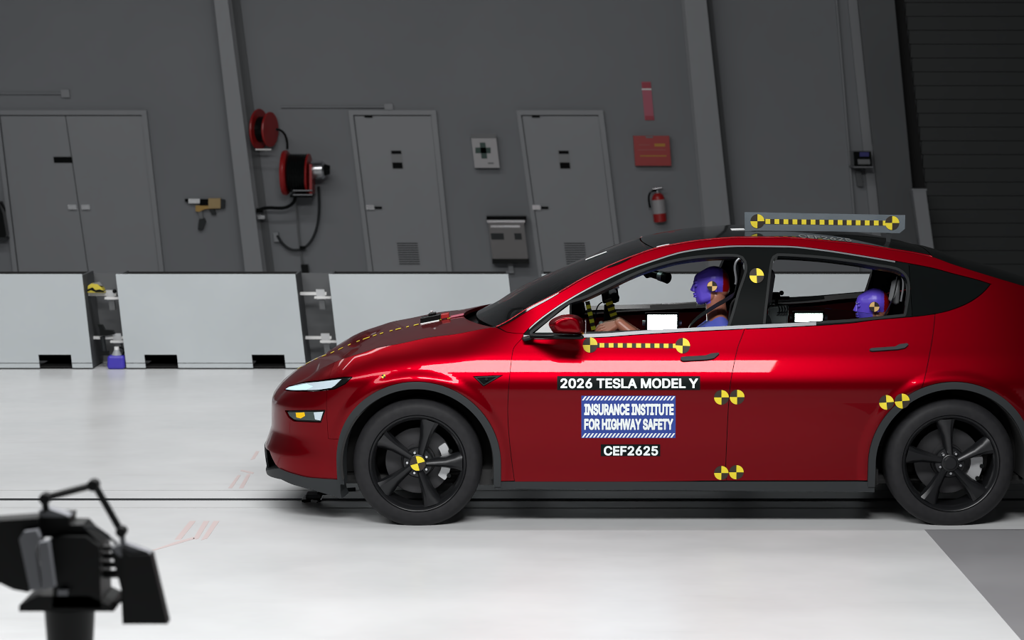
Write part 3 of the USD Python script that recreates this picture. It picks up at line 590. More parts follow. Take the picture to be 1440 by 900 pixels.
for cy in (-.36, .36): obj('rear_headrest', blob([(2.44, YC + cy - .08, 1.13), (2.44, YC + cy + .08, 1.13), (2.46, YC + cy - .07, 1.22), (2.46, YC + cy + .07, 1.22)], .05), M_cloth, CAR, smooth=60)
obj('parcel_shelf', box(2.48, 3.05, YC - .66, YC + .66, .96, 1.0, .015), M_matte, CAR)
for sd in (-1.0, 1.0):          # door inner sheets with a black sill line, seen through the openings on the far side
    for nm, (px0, px1) in (('front', (752, 1046)), ('rear', (1056, 1268))):
        a, b = tq(px0, 470), tq(px1, 458); tt = np.linspace(a, b, 30); hi = np.interp(tt, belt_red[:, 0], belt_red[:, 1]) - .004
        panel('door_inner_sheet', sg.Polygon(LP(*np.stack([tt, hi], 1)) + [(b, .42), (a, .42)]).difference(ARCHF[1].buffer(.03)), M_inner, CAR, sd, gap=0, lift=-.05, thick=.01, cell=.05)
        panel('door_sill_cap', sg.Polygon(LP(*np.stack([tt, hi + .018], 1)) + LP(*np.stack([tt, hi - .006], 1)[::-1])), M_matte, CAR, sd, gap=0, lift=-.02, thick=.06, cell=.05)
# steering wheel
SW = np.array([.585, YC - .37, .90]); nrm_ = np.array([.88, 0, .47]); nrm_ /= np.linalg.norm(nrm_); up_ = np.array([-nrm_[2], 0, nrm_[0]])
def sw(a, r): return SW + r * (math.cos(a) * np.array([0, 1.0, 0]) + math.sin(a) * up_)
wh = holder('steering_wheel', CAR)
obj('rim', tube([sw(a, .178) for a in np.linspace(0, 2 * np.pi, 48, endpoint=False)], .015, 12, closed=True), M_grey, wh, smooth=60)
obj('airbag_boss', blob([sw(a, .045) for a in np.linspace(0, 2 * np.pi, 8, endpoint=False)], .022), M_black, wh, smooth=60)
for a in (0, math.pi, 1.5 * math.pi): obj('spoke', tube([sw(a, .05), sw(a, .17)], .012, 8), M_black, wh)
obj('column', cyl(SW - nrm_ * .30, SW, .035), M_black, wh)

# ---- mirrors, handles
qg = sg.Polygon(tz((752, 468.2), (771, 452), (801, 428.5), (800.5, 468))).buffer(0); zq = float(np.array(tz((790, 468)))[0, 1])
for sd in (-1.0, 1.0):
    panel('quarter_pane', qg, M_qpane, CAR, sd, fn=lambda t, z, sd=sd: S(t, z, sd, -.02 + .10 * (z - zq)), gap=0, thick=.004)
    panel('quarter_pane_bar', sg.Polygon(tz((799, 429.5), (803.5, 426.5), (804, 468), (799, 468))), M_black, CAR, sd, gap=0, lift=-.012, thick=.02)
def mirror(sd):
    q = lambda px, py, y: P(px, py, YC + y)
    mm = holder('door_mirror', CAR); y = -1.02
    prof = [(778, 469), (770, 456), (775, 449), (788, 443), (800, 441.5), (812, 443), (820, 449), (822, 471)]
    pts = []
    for px, py in prof:
        a = q(px, py, -.99); b = q(px, py, -1.16)
        c0 = q(800, 458, -1.08)
        pts += [a * .9 + q(800, 458, -.99) * .1, q(px, py, -1.06), b * .72 + q(802, 458, -1.16) * .28]
    cap = m3.Manifold.hull_points(np.array(pts)).refine_to_length(.011)
    cap = as_tri(cap); cap = trimesh.Trimesh(cap.vertices, cap.faces, process=True); trimesh.smoothing.filter_taubin(cap, lamb=.5, nu=.505, iterations=45)
    base = blob([q(748, 473, -.93), q(765, 473, -1.0), q(815, 473.5, -1.0), q(818, 474, -1.10), q(780, 473.5, -1.08)], .012)
    foot = blob([q(736, 476, -.86), q(748, 472.5, -.87), q(752, 474, -.93), q(738, 478, -.90)], .008)
    gl = blob([q(823.5, 450, -1.02), q(823.5, 468, -1.02), q(823.5, 452, -1.13), q(823.5, 468, -1.13)], .004)
    for n_, m_, mt in (('mirror_cap', cap, M_paint), ('mirror_base', base, M_black), ('mirror_foot', foot, M_seal), ('mirror_glass', gl, M_chrome)):
        t_ = as_tri(m_)
        if sd > 0: t_ = trimesh.Trimesh(t_.vertices * [1, -1, 1] + [0, 2 * YC, 0], t_.faces[:, ::-1], process=False)
        obj(n_, t_, mt, mm, smooth=60)
both(mirror)
def sidepanel_px(name, pts, m, parent, sd=-1.0, lift=.004, thick=.006, cell=.02, **kw): return panel(name, sg.Polygon(tz(*pts)).buffer(0), m, parent, sd, gap=0, lift=lift, thick=thick, cell=cell, **kw)
for nm, pts in (('f', [(957, 502), (960, 501), (992, 499.2), (1000, 496.3), (1010, 495.3), (1011, 497), (1004, 503), (994, 505), (960, 506.8), (957, 505)]), ('r', [(1222.5, 490), (1226, 488.8), (1258, 486.7), (1264, 483.5), (1275, 482), (1277, 484), (1272, 488.5), (1262, 490.5), (1226, 493), (1222.5, 492)])):
    for sd in (-1.0, 1.0): sidepanel_px('door_handle', pts, M_clad, CAR, sd, lift=.016, thick=.018)

# ---- stickers and targets on the side
def wrap(mesh, lift):
    """lays flat lettering (front towards -y at y = 0) on the car's side"""
    m = as_tri(mesh); v = m.vertices.copy(); b = S(t_of_x(v[:, 0]), v[:, 2], -1.0); v[:, 1] = b[:, 1] - lift + v[:, 1]; return trimesh.Trimesh(v, m.faces, process=False)
def sq(x0, y0, x1, y1): return [(x0, y0), (x1, y0), (x1, y1), (x0, y1)]
def lettering(parent, text, x0, y0, x1, y1, m=None, bold=2):
    a, b = S(*np.array(tz((x0, y1))[0])), S(*np.array(tz((x1, y0))[0])); t = text_shape(text, b[0] - a[0], b[2] - a[2], bold); t.apply_translation((a[0], 0, a[2]))
    obj('lettering', wrap(t, .0035), m or M_letter, parent, smooth=False)
p = sidepanel_px('model_sticker', sq(783.5, 529, 984.5, 548.5), M_sticker, CAR, lift=.002, thick=.002, label='black sticker with the year and model in white'); lettering(p, '2026 TESLA MODEL Y', 788, 531.8, 981.5, 546)
p = sidepanel_px('test_number_sticker', sq(845, 625, 928.5, 641.5), M_sticker, CAR, lift=.002, thick=.002, label='black sticker with the test number in white'); lettering(p, 'CEF2625', 849, 627, 925.5, 640.5)
p = sidepanel_px('institute_sticker', sq(817.5, 556.5, 950, 616), M_blue, CAR, lift=.002, thick=.002, label='blue and white sticker with the name of the institute')
lettering(p, 'INSURANCE INSTITUTE', 821.5, 567.5, 947.5, 584, bold=3); lettering(p, 'FOR HIGHWAY SAFETY', 821.5, 588.5, 946.5, 604.5, bold=3)
for y0, y1 in ((557.2, 563), (609.2, 615.2)):
    st = [sg.Polygon(tz((818.2 + k * 5.18, y1), (820.7 + k * 5.18, y1), (825.1 + k * 5.18, y0), (822.6 + k * 5.18, y0))) for k in range(0, 25)]
    panel('stripe_band', unary_union(st), M_letter, p, -1.0, gap=0, lift=.0028, thick=.001)
def target(px, py, r, tilt=0.0, par=None, light=None, lift=.003):
    """quartered disc, the upper right and lower left quarters bright"""
    c = np.array(tz((px, py))[0]); rr = r / 258.5; f = lambda t, z: S(t, z, -1.0, lift)
    def wedge(a): return sg.Polygon([tuple(c)] + [(c[0] + rr * math.cos(math.radians(b + tilt)), c[1] + rr * math.sin(math.radians(b + tilt))) for b in np.linspace(a, a + 90, 16)])
    d = panel('target_marker', sg.Point(*c).buffer(rr, 24), M_tgtdark, par or CAR, -1.0, gap=0, lift=lift, thick=.002, label='round target with yellow and black quarters')
    for a in (0, 180): panel('bright_quarter', wedge(a), light or M_yellow, d, -1.0, gap=0, lift=lift + .001, thick=.001)
for a in ((1014.5, 558.8, 10.3), (1036.5, 558.3, 10.3), (1014.3, 665, 10), (1035.5, 664, 10.2), (1246.5, 565.8, 10.2, 5),  (1064, 387.5, 10.2)): target(*a)
target(1268, 563.5, 10.4, 5, lift=.017); target(539.5, 529, 2.8); target(829.8, 485, 10.3, 0); target(960, 486, 10.3, -3)
sb = sidepanel_px('scale_strip', [(839, 482.3), (952, 483), (952, 489.7), (839, 488.7)], M_tgtdark, CAR, lift=.002, thick=.002, label='black and yellow scale strip')
panel('scale_square', unary_union([sg.Polygon(tz(*[(843 + k * 12.9 + a, 482.3 + .09 * k + b) for a, b in ((0, 0), (6.8, .05), (6.8, 6.3), (0, 6.2))])) for k in range(9)]), M_yellow, sb, -1.0, gap=0, lift=.003, thick=.001)
# half-lowered rear window pane
rp = sg.Polygon(tz((1079, 426), (1120, 429), (1180, 436), (1270, 446.5), (1270, 452), (1077, 458))).buffer(0)
panel('rear_window_pane', rp, M_pane, CAR, -1.0, gap=0, lift=-.03, thick=.004, cell=.03)
#REST2
# ------------------------------------------------------------------ back wall: columns, doors, equipment
# (the whole building in the picture leans a little: the uprights run down to the right, level lines stay level)
def line(pa, pb, Y):
    a, b = P(*pa, Y), P(*pb, Y); return lambda z: a[0] + (b[0] - a[0]) * (z - a[2]) / (b[2] - a[2])
def upright(la, lb, Y, z0, z1): fa, fb = line(*la, Y), line(*lb, Y); return [(fa(z0), z0), (fb(z0), z0), (fb(z1), z1), (fa(z1), z1)]
def wall_column(name, label, la, lb, d, mt=None):
    mt = mt or M_steel
    c = thing(name, label, 'steel column', (P(*la[1], 30)[0], 30.05, 0)); Y = YW - d
    q = np.array(upright(la, lb, Y, 0, ZT - .01)); w = q[1, 0] - q[0, 0]
    obj('flange', prism(q, Y, Y + .025), mt, c, smooth=False)
    obj('flange', prism(q, YW - .03, YW - .002), mt, c, smooth=False)
    mid = q.copy(); mid[[0, 3], 0] += w * .45; mid[[1, 2], 0] -= w * .45; obj('web', prism(mid, Y + .025, YW - .03), mt, c, smooth=False)
    return c
wall_column('wall_column', 'grey steel column left of the red reels', ((306, 45), (345, 385)), ((326, 45), (370, 385)), .45)
wall_column('wall_column', 'grey steel column right of the red wall sign', ((966, 45), (991, 317)), ((998, 45), (1027, 317)), .45)
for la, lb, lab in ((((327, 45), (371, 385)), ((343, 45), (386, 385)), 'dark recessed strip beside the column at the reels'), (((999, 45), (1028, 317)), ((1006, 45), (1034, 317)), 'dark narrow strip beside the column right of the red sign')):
    obj('shade_strip', prism(upright(la, lb, YW - .03, .01, ZT - .02), YW - .03, YW - .003), M_dark_wall, label=lab, cat='wall channel', smooth=False)  # dark slabs: shade of the recess beside each column put into colour
c = wall_column('wall_column', 'dark broad steel column beside the black roller door', ((1211, 45), (1237, 300)), ((1262, 45), (1283, 265)), .30, M_dark_wall)
for la, lb in ((((1197, 45), (1223, 300)), ((1210, 45), (1236, 300))), (((1179, 45), (1200, 300)), ((1181, 45), (1202, 300)))):
    obj('edge_strip', prism(upright(la, lb, YW - .06, 0, ZT - .02), YW - .06, YW - .003), M_steel, c, smooth=False)
rd = thing('roller_door', 'black ribbed roller door at the right end of the wall', 'roller door', (6, YW, 0))
la, lb = line((1276, 45), (1301, 265), YW - .1), line((1262, 45), (1283, 265), YW - .1)
obj('dark_gap', prism([(lb(0), 0), (la(0), 0), (la(ZT - .1), ZT - .1), (lb(ZT - .1), ZT - .1)], YW - .10, YW - .02), M_hollow, rd, smooth=False)  # solid black strip added for the dark gap beside the column
for k in range(52):
    z = .02 + k * .16; m = box(0, 1, YW - .10 + .02, YW - .03, z, z + .1592)
    v = m.vertices; v[:, 0] = np.where(v[:, 0] < .5, la(z) + .005, X1 - .02); out = v[:, 1] < YW - .05; v[out & (v[:, 2] > z + .1), 2] -= .003; v[out & (v[:, 2] < z + .05), 2] += .003
    obj('slat', m, M_roller, rd, smooth=False)
bp = thing('guard_post', 'short grey guard post in front of the roller door', 'post', (5, 29.5, 0))
q = np.array(upright(((1283.5, 268), (1302, 400)), ((1302, 268), (1320, 400)), 29.5, 0, P(1290, 268, 29.5)[2]))
obj('post', prism(q, 29.5, 29.66), M_steel, bp, smooth=False); obj('cap', prism([(q[3][0] - .01, q[3][1]), (q[2][0] + .01, q[2][1]), (q[2][0] + .01, q[2][1] + .02), (q[3][0] - .01, q[3][1] + .02)], 29.49, 29.67), M_steel, bp, smooth=False)

def door(n, fl, fr, top, split=None, leaf_in=8):
    Y = YW - .05; zt = P(300, top, Y)[2]; d = f'/World/door_{n}'; UsdGeom.Xform.Define(stage, d); ORIGIN[d] = np.zeros(3); tag(stage.GetPrimAtPath(d), kind='structure')
    fa, fb = line(*fl, Y), line(*fr, Y); e = .055
    obj('door_frame', prism([(fa(0), 0), (fa(zt), zt), (fb(zt), zt), (fb(0), 0), (fb(0) - e, 0), (fb(zt) - e, zt - e), (fa(zt) + e, zt - e), (fa(0) + e, 0)], Y - .02, YW - .003), M_door, d, smooth=False)
    def leaf(f0, f1): obj('door_leaf', prism([(f0(.01), .01), (f1(.01), .01), (f1(zt - e - .012), zt - e - .012), (f0(zt - e - .012), zt - e - .012)], Y + .012, YW - .004), M_door, d, smooth=False)
    a, b = (lambda z: fa(z) + e + .008), (lambda z: fb(z) - e - .008)
    if split:
        s_ = line(*split, Y); leaf(a, lambda z: s_(z) - .006); leaf(lambda z: s_(z) + .006, b)
    else: leaf(a, b)
    return d
def on(name, x0, y0, x1, y1, m, parent, Y=YW - .05, depth=.03, lean=.12, smooth=False, **kw):
    h = (y1 - y0) * lean; return obj(name, prism_px([(x0, y0), (x1, y0), (x1 + h, y1), (x0 + h, y1)], Y - depth, depth), m, parent, smooth=smooth, **kw)
YD = YW - .038
d1 = door(1, ((-8, 155), (19, 385)), ((206, 155), (231, 385)), 155, ((92, 163), (113, 307)))
on('door_sign', 75, 220.5, 101, 229, M_black, d1, YD, .01)
for x in (95, 114): on('door_handle', x, 288, x + 12, 294.5, M_chrome, d1, YD, .05)
d2 = door(2, ((490, 156), (518, 385)), ((613, 156), (636, 385)), 155)
d3 = door(3, ((726, 156), (757, 385)), ((848, 156), (876, 385)), 155)
M_label = plain('label_grey', (.20, .205, .21), .5)
for d, x, hpx, vx in ((d2, 549, 514, 556), (d3, 784.5, 748, 791)):
    sgn = on('door_sign', x, 211.5, x + 15.5, 237.5, M_label, d, YD, .008, label='small sign plate with dark bands')
    on('sign_band', x + 1, 212, x + 15, 216.5, M_black, sgn, YD - .008, .003); on('sign_band', x + 2.5, 228.5, x + 16.5, 237, M_black, sgn, YD - .008, .003)
    hd = on("door_handle", hpx, 288.5, hpx + 12, 295, M_chrome, d, YD, .04, label='bright lever handle'); on("lever", hpx + 12, 290.5, hpx + 23, 293.5, M_black, hd, YD - .02, .015, lean=0)
    vt = on('door_vent', vx, 340, vx + 33, 373, M_door, d, YD, .006)
    for k in range(10): on('vent_slat', vx + 2 + .12 * (3.2 * k + 1), 341.5 + 3.2 * k, vx + 31 + .12 * (3.2 * k + 1), 343 + 3.2 * k, M_clad, vt, YD - .006, .003)
    on('door_closer', x - 37, 160, x - 26, 165, M_black, d, YD, .03)
def pipe(name, label, pts, Y, r, m=M_steel, cat='conduit'):
    return obj(name, tube([P(a, b, Y) for a, b in pts], r, 8), m, label=label, cat=cat)
cd = thing('conduit', 'thin horizontal conduit above the door beside the red reels', 'conduit', (P(470, 150, YW)[0], YW, 2.6))
obj('pipe', tube([P(395, 150.5, YW - .03), P(542, 150.5, YW - .03)], .012, 8), M_steel, cd); on('junction_box', 540, 146, 552, 154.5, M_steel, cd, YW - .004, .04)
cd = thing('conduit', 'thin horizontal conduit above the double door', 'conduit', (P(40, 131, YW)[0], YW, 2.8))
obj('pipe', tube([P(-30, 131.5, YW - .03), P(86, 131.5, YW - .03)], .012, 8), M_steel, cd); on('junction_box', 85, 126, 97, 137, M_steel, cd, YW - .004, .04)

# first-aid cabinet
f = thing('first_aid_cabinet', 'pale first aid cabinet with a dark green cross on the wall', 'first aid cabinet', (P(680, 212, YW)[0], YW, P(680, 212, YW)[2]))
on('body', 662, 189, 697, 236, M_label if False else plain('cabinet_pale', (.40, .39, .40), .5), f, YW - .003, .14)
on('lid', 661, 188, 697.5, 194, M_grey, f, YW - .143, .012)
M_green = plain('cross_green', (.01, .045, .035), .5)
on('cross', 668.5, 207.5, 690, 215.5, M_green, f, YW - .143, .004, lean=0); on('cross', 674.5, 200.5, 682.5, 223, M_green, f, YW - .143, .004)
on('latch', 686, 228.5, 694, 230.5, M_grey, f, YW - .143, .006)
# dispenser
f = thing('paper_dispenser', 'grey metal dispenser on the wall left of the second door', 'dispenser', (P(716, 340, YW)[0], YW, P(716, 340, YW)[2]))
M_disp = plain('dispenser_metal', (.13, .125, .125), .4, metallic=.3)
on('body', 686, 308, 736, 366, M_disp, f, YW - .003, .22); on('lid', 684, 304, 740, 309, M_black, f, YW - .003, .26, lean=.05)
on('highlight_bar', 685, 309.5, 738, 313, M_chrome, f, YW - .223, .02, lean=.05); on('highlight_bar', 690, 317, 731, 320, M_chrome, f, YW - .223, .015, lean=.05)  # bright bars stand in for horizontal highlights on the metal
on('slot', 690, 328, 708, 337, M_clad, f, YW - .223, .004); on('slot', 723, 328, 733, 337, M_clad, f, YW - .223, .004)
on('base', 692, 364, 744, 371, M_black, f, YW - .003, .25, lean=.05); on('foot_pipe', 714, 371, 721, 384, M_steel, f, YW - .05, .05)
# red vertical sign, red wall box, extinguisher
M_pink = plain('sign_pale_red', (.42, .085, .13), .5); M_sred = plain('sign_red', (.34, .022, .045), .5)
f = thing('wall_sign', 'tall narrow red sign high on the wall above the red box', 'sign', (P(909, 140, YW)[0], YW, P(909, 140, YW)[2]))
on('plate', 902, 115, 915, 169, M_pink, f, YW - .003, .012, lean=.09); on('end_band', 902.5, 116, 915, 124, M_sred, f, YW - .015, .003, lean=.09); on('end_band', 907, 163, 919.5, 169, M_sred, f, YW - .015, .003, lean=.09)
on('pale_line', 902.2, 124.5, 916, 126.5, M_white, f, YW - .015, .003, lean=.09)
f = thing('fire_blanket_box', 'red flat box with yellow print on the wall above the extinguisher', 'red box', (P(917, 212, YW)[0], YW, P(917, 212, YW)[2]))
on('body', 890.5, 191, 941, 233, M_redmat, f, YW - .003, .12, lean=.07); M_yprint = plain('print_yellow', (.45, .22, .02), .6); M_rprint = plain('print_pale', (.36, .08, .07), .6)
on('print_line', 920, 202, 935, 206, M_yprint, f, YW - .123, .003); on('print_line', 898, 203, 914, 204.5, M_rprint, f, YW - .123, .003); on('print_line', 897, 210, 936, 211.5, M_rprint, f, YW - .123, .003); on('print_line', 900, 218.5, 937, 220, M_yprint, f, YW - .123, .003); on('tab', 908, 191.5, 918, 194, M_grey, f, YW - .123, .01)
a, b = P(924.5, 268, YW - .12), P(928.5, 312, YW - .12); f = thing('fire_extinguisher', 'red fire extinguisher with a pale label hanging under the red box', 'fire extinguisher', b); L = np.linalg.norm(a - b)
obj('cylinder', lathe([(0, 0), (.07, 0), (.077, .012), (.077, L * .74), (.06, L * .86), (.03, L * .92), (0, L * .92)], b, a - b), M_redmat, f)
obj('label_band', lathe([(.0785, L * .27), (.0790, L * .28), (.0790, L * .70), (.0785, L * .71)], b, a - b), plain('label_pale', (.33, .32, .33), .4), f)
u = (a - b) / L; obj('valve', cyl(b + u * L * .90, b + u * L * 1.02, .024), M_chrome, f); obj('handle', blob([a + [-.05, -.01, .02], a + [.05, -.01, .035]], .012), M_chrome, f)
obj('hose', tube([a + [-.02, -.03, .0], a + [-.09, -.04, -.03], a + [-.10, -.03, -.12], a + [-.085, -.02, -.2]], .012, 8, res=16), M_black, f)
obj('wall_hook', box(a[0] - .02, a[0] + .02, a[1] + .03, YW - .003, a[2] - .02, a[2] + .02), M_steel, f)
# reels
def hub(px, py, Y): return P(px, py, Y)
f = thing('hose_reel', 'small dark red cable reel high beside the column', 'reel', hub(376, 182, YW - .25)); c = hub(374, 182, YW - .22); ax = np.array([.93, -.36, 0]); ax /= np.linalg.norm(ax)
obj('flange', lathe([(0, 0), (.235, 0), (.24, .012), (.235, .024), (0, .024)], c - ax * .10, ax), M_redmat, f); obj('flange', lathe([(0, 0), (.20, 0), (.205, .012), (.20, .024), (0, .024)], c + ax * .04, ax), M_redmat, f)
obj('drum', cyl(c - ax * .08, c + ax * .045, .15), M_black, f); obj('bracket', box(c[0] - .05, c[0] + .05, c[1], YW - .003, c[2] - .05, c[2] + .05), M_redmat, f)
obj('rim_clip', box(c[0] - .10, c[0] + .08, c[1] - .24, c[1] - .20, c[2] - .235, c[2] - .22), M_white, f)
obj('cable', tube([P(*q, YW - .25) for q in ((388, 182), (398, 186), (403, 196), (404, 210))], .014, 8, res=20), M_black, f)
f = thing('hose_reel', 'large red and black hose reel with a silver motor', 'reel', hub(420, 243, YW - .35)); Y = YW - .34
c0, c1 = hub(402, 243, Y), hub(440, 245, Y); ax = np.array([1.0, -.10, 0]); ax /= np.linalg.norm(ax)
obj('flange', lathe([(0, -.03), (.255, -.03), (.262, -.01), (.262, .01), (.245, .03), (0, .03)], c0, ax), M_redmat, f); obj('flange', lathe([(0, -.012), (.235, -.012), (.24, 0), (.235, .012), (0, .012)], c1 - [.05, 0, 0], ax), M_redmat, f)
obj('hose_coil', [lathe([(.11, -.014 + .0), (.215, -.014), (.222, 0), (.215, .014), (.11, .014)], c0 + ax * (.06 + .03 * k), ax) for k in range(1)], M_black, f)
for k in range(1, 7): obj('hose_coil', lathe([(.11, -.014), (.215, -.014), (.222, 0), (.215, .014), (.11, .014)], c0 + ax * (.06 + .03 * k), ax, 32), M_black, f)
obj('motor', lathe([(0, 0), (.10, 0), (.105, .01), (.105, .14), (.085, .16), (0, .16)], c1 - [.02, 0, -.05], ax), M_chrome, f); obj('motor_cap', cyl(c1 + [.14, 0, .05], c1 + [.20, 0, .05], .07, .05), M_black, f)
b0 = hub(412, 273, Y); obj('base_frame', box(b0[0] - .02, b0[0] + .24, Y - .2, YW - .003, b0[2] - .03, b0[2]), M_black, f); obj('side_plate', box(c1[0] - .03, c1[0] - .0, Y - .16, YW - .003, b0[2], c1[2] + .12), M_redmat, f)
for k in (0, 1):
    q = hub(412, 268 + 6 * k, Y - .24); obj('guide_roller', cyl(q, q + [.22, 0, 0], .010), M_trim, f)
obj('hose_tail', tube([P(*q, YW - .30) for q in ((414, 272), (413, 284), (404, 291), (386, 292.5), (364, 296))], .020, 8, res=30), M_black, f)
pf = thing('hose_loop', 'grey hose hanging in a loop under the large reel', 'hose', P(420, 350, YW - .1))
obj('hose', tube([P(*q, YW - .10) for q in ((448, 262), (449, 290), (446, 318), (438, 338), (425, 350), (410, 351), (397, 342), (390, 331))], .016, 8, res=48), M_clad, pf)
obj('drop_pipe', tube([P(*q, YW - .06) for q in ((416, 276), (420, 330), (427, 384))], .011, 8), M_grey, pf)
on('wall_socket', 384, 327, 391, 340, M_steel, pf, YW - .003, .09); on('tie', 421, 346, 429, 351, M_black, pf, YW - .08, .05); on('pipe_end', 423, 372, 433, 384, M_black, pf, YW - .02, .1); on('valve', 362, 303, 372, 308, M_chrome, pf, YW - .2, .06, lean=0); on('valve_pipe', 360, 293, 370, 299, M_black, pf, YW - .2, .1, lean=0)
obj('valve_mount', box(P(362, 300, YW)[0], P(369, 300, YW)[0], YW - .2, YW - .003, P(362, 304, YW)[2], P(362, 297, YW)[2]), M_steel, pf)
# power tool hanging on the wall
f = thing('power_tool', 'yellow and black cordless power tool hung on the wall', 'power tool', P(287, 288, YW)); M_toolyel = plain('tool_yellow', (.42, .25, .05), .5); M_tooltan = plain('tool_tan', (.40, .28, .12), .55); Yt = YW - .003
on('motor_housing', 293, 279, 310, 293, M_tooltan, f, Yt, .09, lean=0); on('gear_case', 281, 280, 293, 289, M_black, f, Yt - .01, .08, lean=0); on('chuck', 265, 279.5, 281, 286, M_alu, f, Yt - .02, .06, lean=0); on('nose', 260, 279.5, 266, 283.5, M_black, f, Yt - .03, .04, lean=0)
obj('lower_body', prism_px([(275, 289), (308, 289), (308, 293), (288, 294), (280, 298), (275, 297)], Yt - .08, .08), M_toolyel, f, smooth=False); obj('end_cap', prism_px([(310, 280), (316, 281), (316, 292), (310, 293)], Yt - .08, .07), M_clad, f, smooth=False); obj('trigger', prism_px([(294, 294), (301, 294), (304, 301), (298, 302)], Yt - .06, .05), M_clad, f, smooth=False)
obj('battery', prism_px([(280, 308), (287, 307), (289, 312), (285, 323), (278, 323), (279, 314)], Yt - .08, .08), M_clad, f, smooth=False); obj('grip', prism_px([(278, 297), (284, 296), (286, 309), (281, 309)], Yt - .06, .05), M_grey, f, smooth=False)
# box on the dark column
Yc = YW - .31; f = thing('control_box', 'small black control box on the dark column with a pale shelf', 'control box', P(1212, 225, Yc))
on('body', 1200, 213, 1225, 234, M_black, f, Yc + .25, .36, lean=.06); on('shelf', 1200, 234, 1228, 236, M_trim, f, Yc + .25, .40, lean=0); on('blue_glint', 1209, 214, 1222, 220, plain('glint_blue', (.02, .02, .16), .4), f, Yc - .11, .01, lean=0); on('face_plate', 1206, 224, 1223, 231, M_grey, f, Yc - .11, .006)  # blue plate is a glint put in as colour
on('pale_plate', 1215, 203, 1228, 212, M_steel, f, Yc + .27, .03); on('pale_plate', 1218, 237, 1232, 246, M_steel, f, Yc + .27, .03); on('drop_box', 1203, 240, 1211, 262, M_dark_wall, f, Yc + .27, .06)

# ------------------------------------------------------------------ white blocks in front of the wall
SL = .115; BT, BB = 385.5, 519.0; ztop, HB = P(500, BT, YB)[2], 252.5
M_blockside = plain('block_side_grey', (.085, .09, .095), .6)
def block(xb, label):
    """xb: the left foot in the photograph"""
    t = thing('white_block', label, 'barrier block', (P(xb + HB / 2, BB, YB)[0], YB, 0), 'white blocks along the wall' if False else None)
    xt = xb - (BB - BT) * SL; dep = .6; k = lambda px, py: tuple(P(px, py, YB)[[0, 2]])
    fl, fr = line((xt, BT), (xb, BB), YB), line((xt + HB, BT), (xb + HB, BB), YB)
    zk = P(300, 510.2, YB)[2]; nt = P(300, 498.8, YB)[2]
    def notch(a, z0): return [(fl(0) + .0 + a[0] , z0), (fl(nt) + a[0], nt), (fl(nt) + a[1], nt), (fl(0) + a[1], z0)]
    s_ = HB / (fr(0) - fl(0)); na, nb = (27 / s_, 73 / s_), (178 / s_, 224 / s_)
    full = sg.Polygon([(fl(.012), .012), (fr(.012), .012), (fr(ztop), ztop), (fl(ztop), ztop)]); nots = unary_union([sg.Polygon([(fl(-.1) + a, -.1), (fl(nt) + a, nt), (fl(nt) + b, nt), (fl(-.1) + b, -.1)]) for a, b in (na, nb)])
    front = full.difference(nots)
    obj('front_panel', prism(front.intersection(sg.box(-50, zk, 50, 5)), YB, YB + .02), M_board, t, smooth=False)
    for q in getattr(front.intersection(sg.box(-50, 0, 50, zk - .006)), 'geoms', [front]): obj('kick_board', prism(q, YB + .001, YB + .02), M_board, t, smooth=False)
    for fx, s0 in ((fl, 1), (fr, -1)): obj('side_panel', prism([(fx(.012), .012), (fx(.012) + s0 * .02, .012), (fx(ztop) + s0 * .02, ztop - .012), (fx(ztop), ztop - .012)], YB + .0205, YB + dep), M_blockside, t, smooth=False)
    obj('top_panel', prism([(fl(ztop) + .02, ztop - .06), (fr(ztop) - .02, ztop - .06), (fr(ztop) - .02, ztop - .04), (fl(ztop) + .02, ztop - .04)], YB + .0205, YB + dep - .021), M_dark_wall, t, smooth=False)
    obj('back_panel', prism([(fl(.012) + .02, .012), (fr(.012) - .02, .012), (fr(ztop) - .02, ztop - .02), (fl(ztop) + .02, ztop - .02)], YB + dep - .02, YB + dep), M_hollow, t, smooth=False)
    for (a, b) in (na, nb):
        obj('pocket', prism([(fl(0) + a - .02, .013), (fl(0) + b + .02, .013), (fl(0) + b + .02, .02), (fl(0) + a - .02, .02)], YB + .03, YB + dep - .025), M_hollow, t, smooth=False)
for x, lab in ((-122, 'leftmost white block, cut off by the left edge of the picture'), (178, 'white block between the two gaps left of the car'), (477.5, 'white block behind the bonnet of the car'), (777, 'white block seen through the front window of the car'), (1077, 'white block seen through the rear window of the car')): block(x, lab)
for xa, xb_, lab in ((112, 186, 'grey backing panel behind the gap with the blue jug'), (412, 486, 'grey backing panel behind the gap at the car nose')):
    Yk = YB + .62; q = np.array(upright(((xa - 14, BT), (xa + 1.4, BB)), ((xb_ - 14, BT), (xb_ + 1.4, BB)), Yk, .003, P(300, 384, Yk)[2])); obj('backing_panel', prism(q, Yk, Yk + .02), plain('backing_grey', (.115, .12, .125), .6), label=lab, cat='panel', smooth=False)
t = thing('wall_equipment', 'black equipment on the wall cut off by the left edge of the picture', 'equipment', P(-6, 318, YW))
obj('case', prism_px([(-22, 282), (-2, 284), (4, 300), (9, 330), (8, 334), (-22, 334)], YW - .25, .24), M_black, t, smooth=False); obj('wall_bracket', prism_px([(-20, 276), (-8, 276), (-8, 284), (-20, 284)], YW - .12, .115), M_clad, t, smooth=False); obj('base', prism_px([(-22, 334), (9, 334), (9, 337), (-22, 337)], YW - .26, .25), M_clad, t, smooth=False)
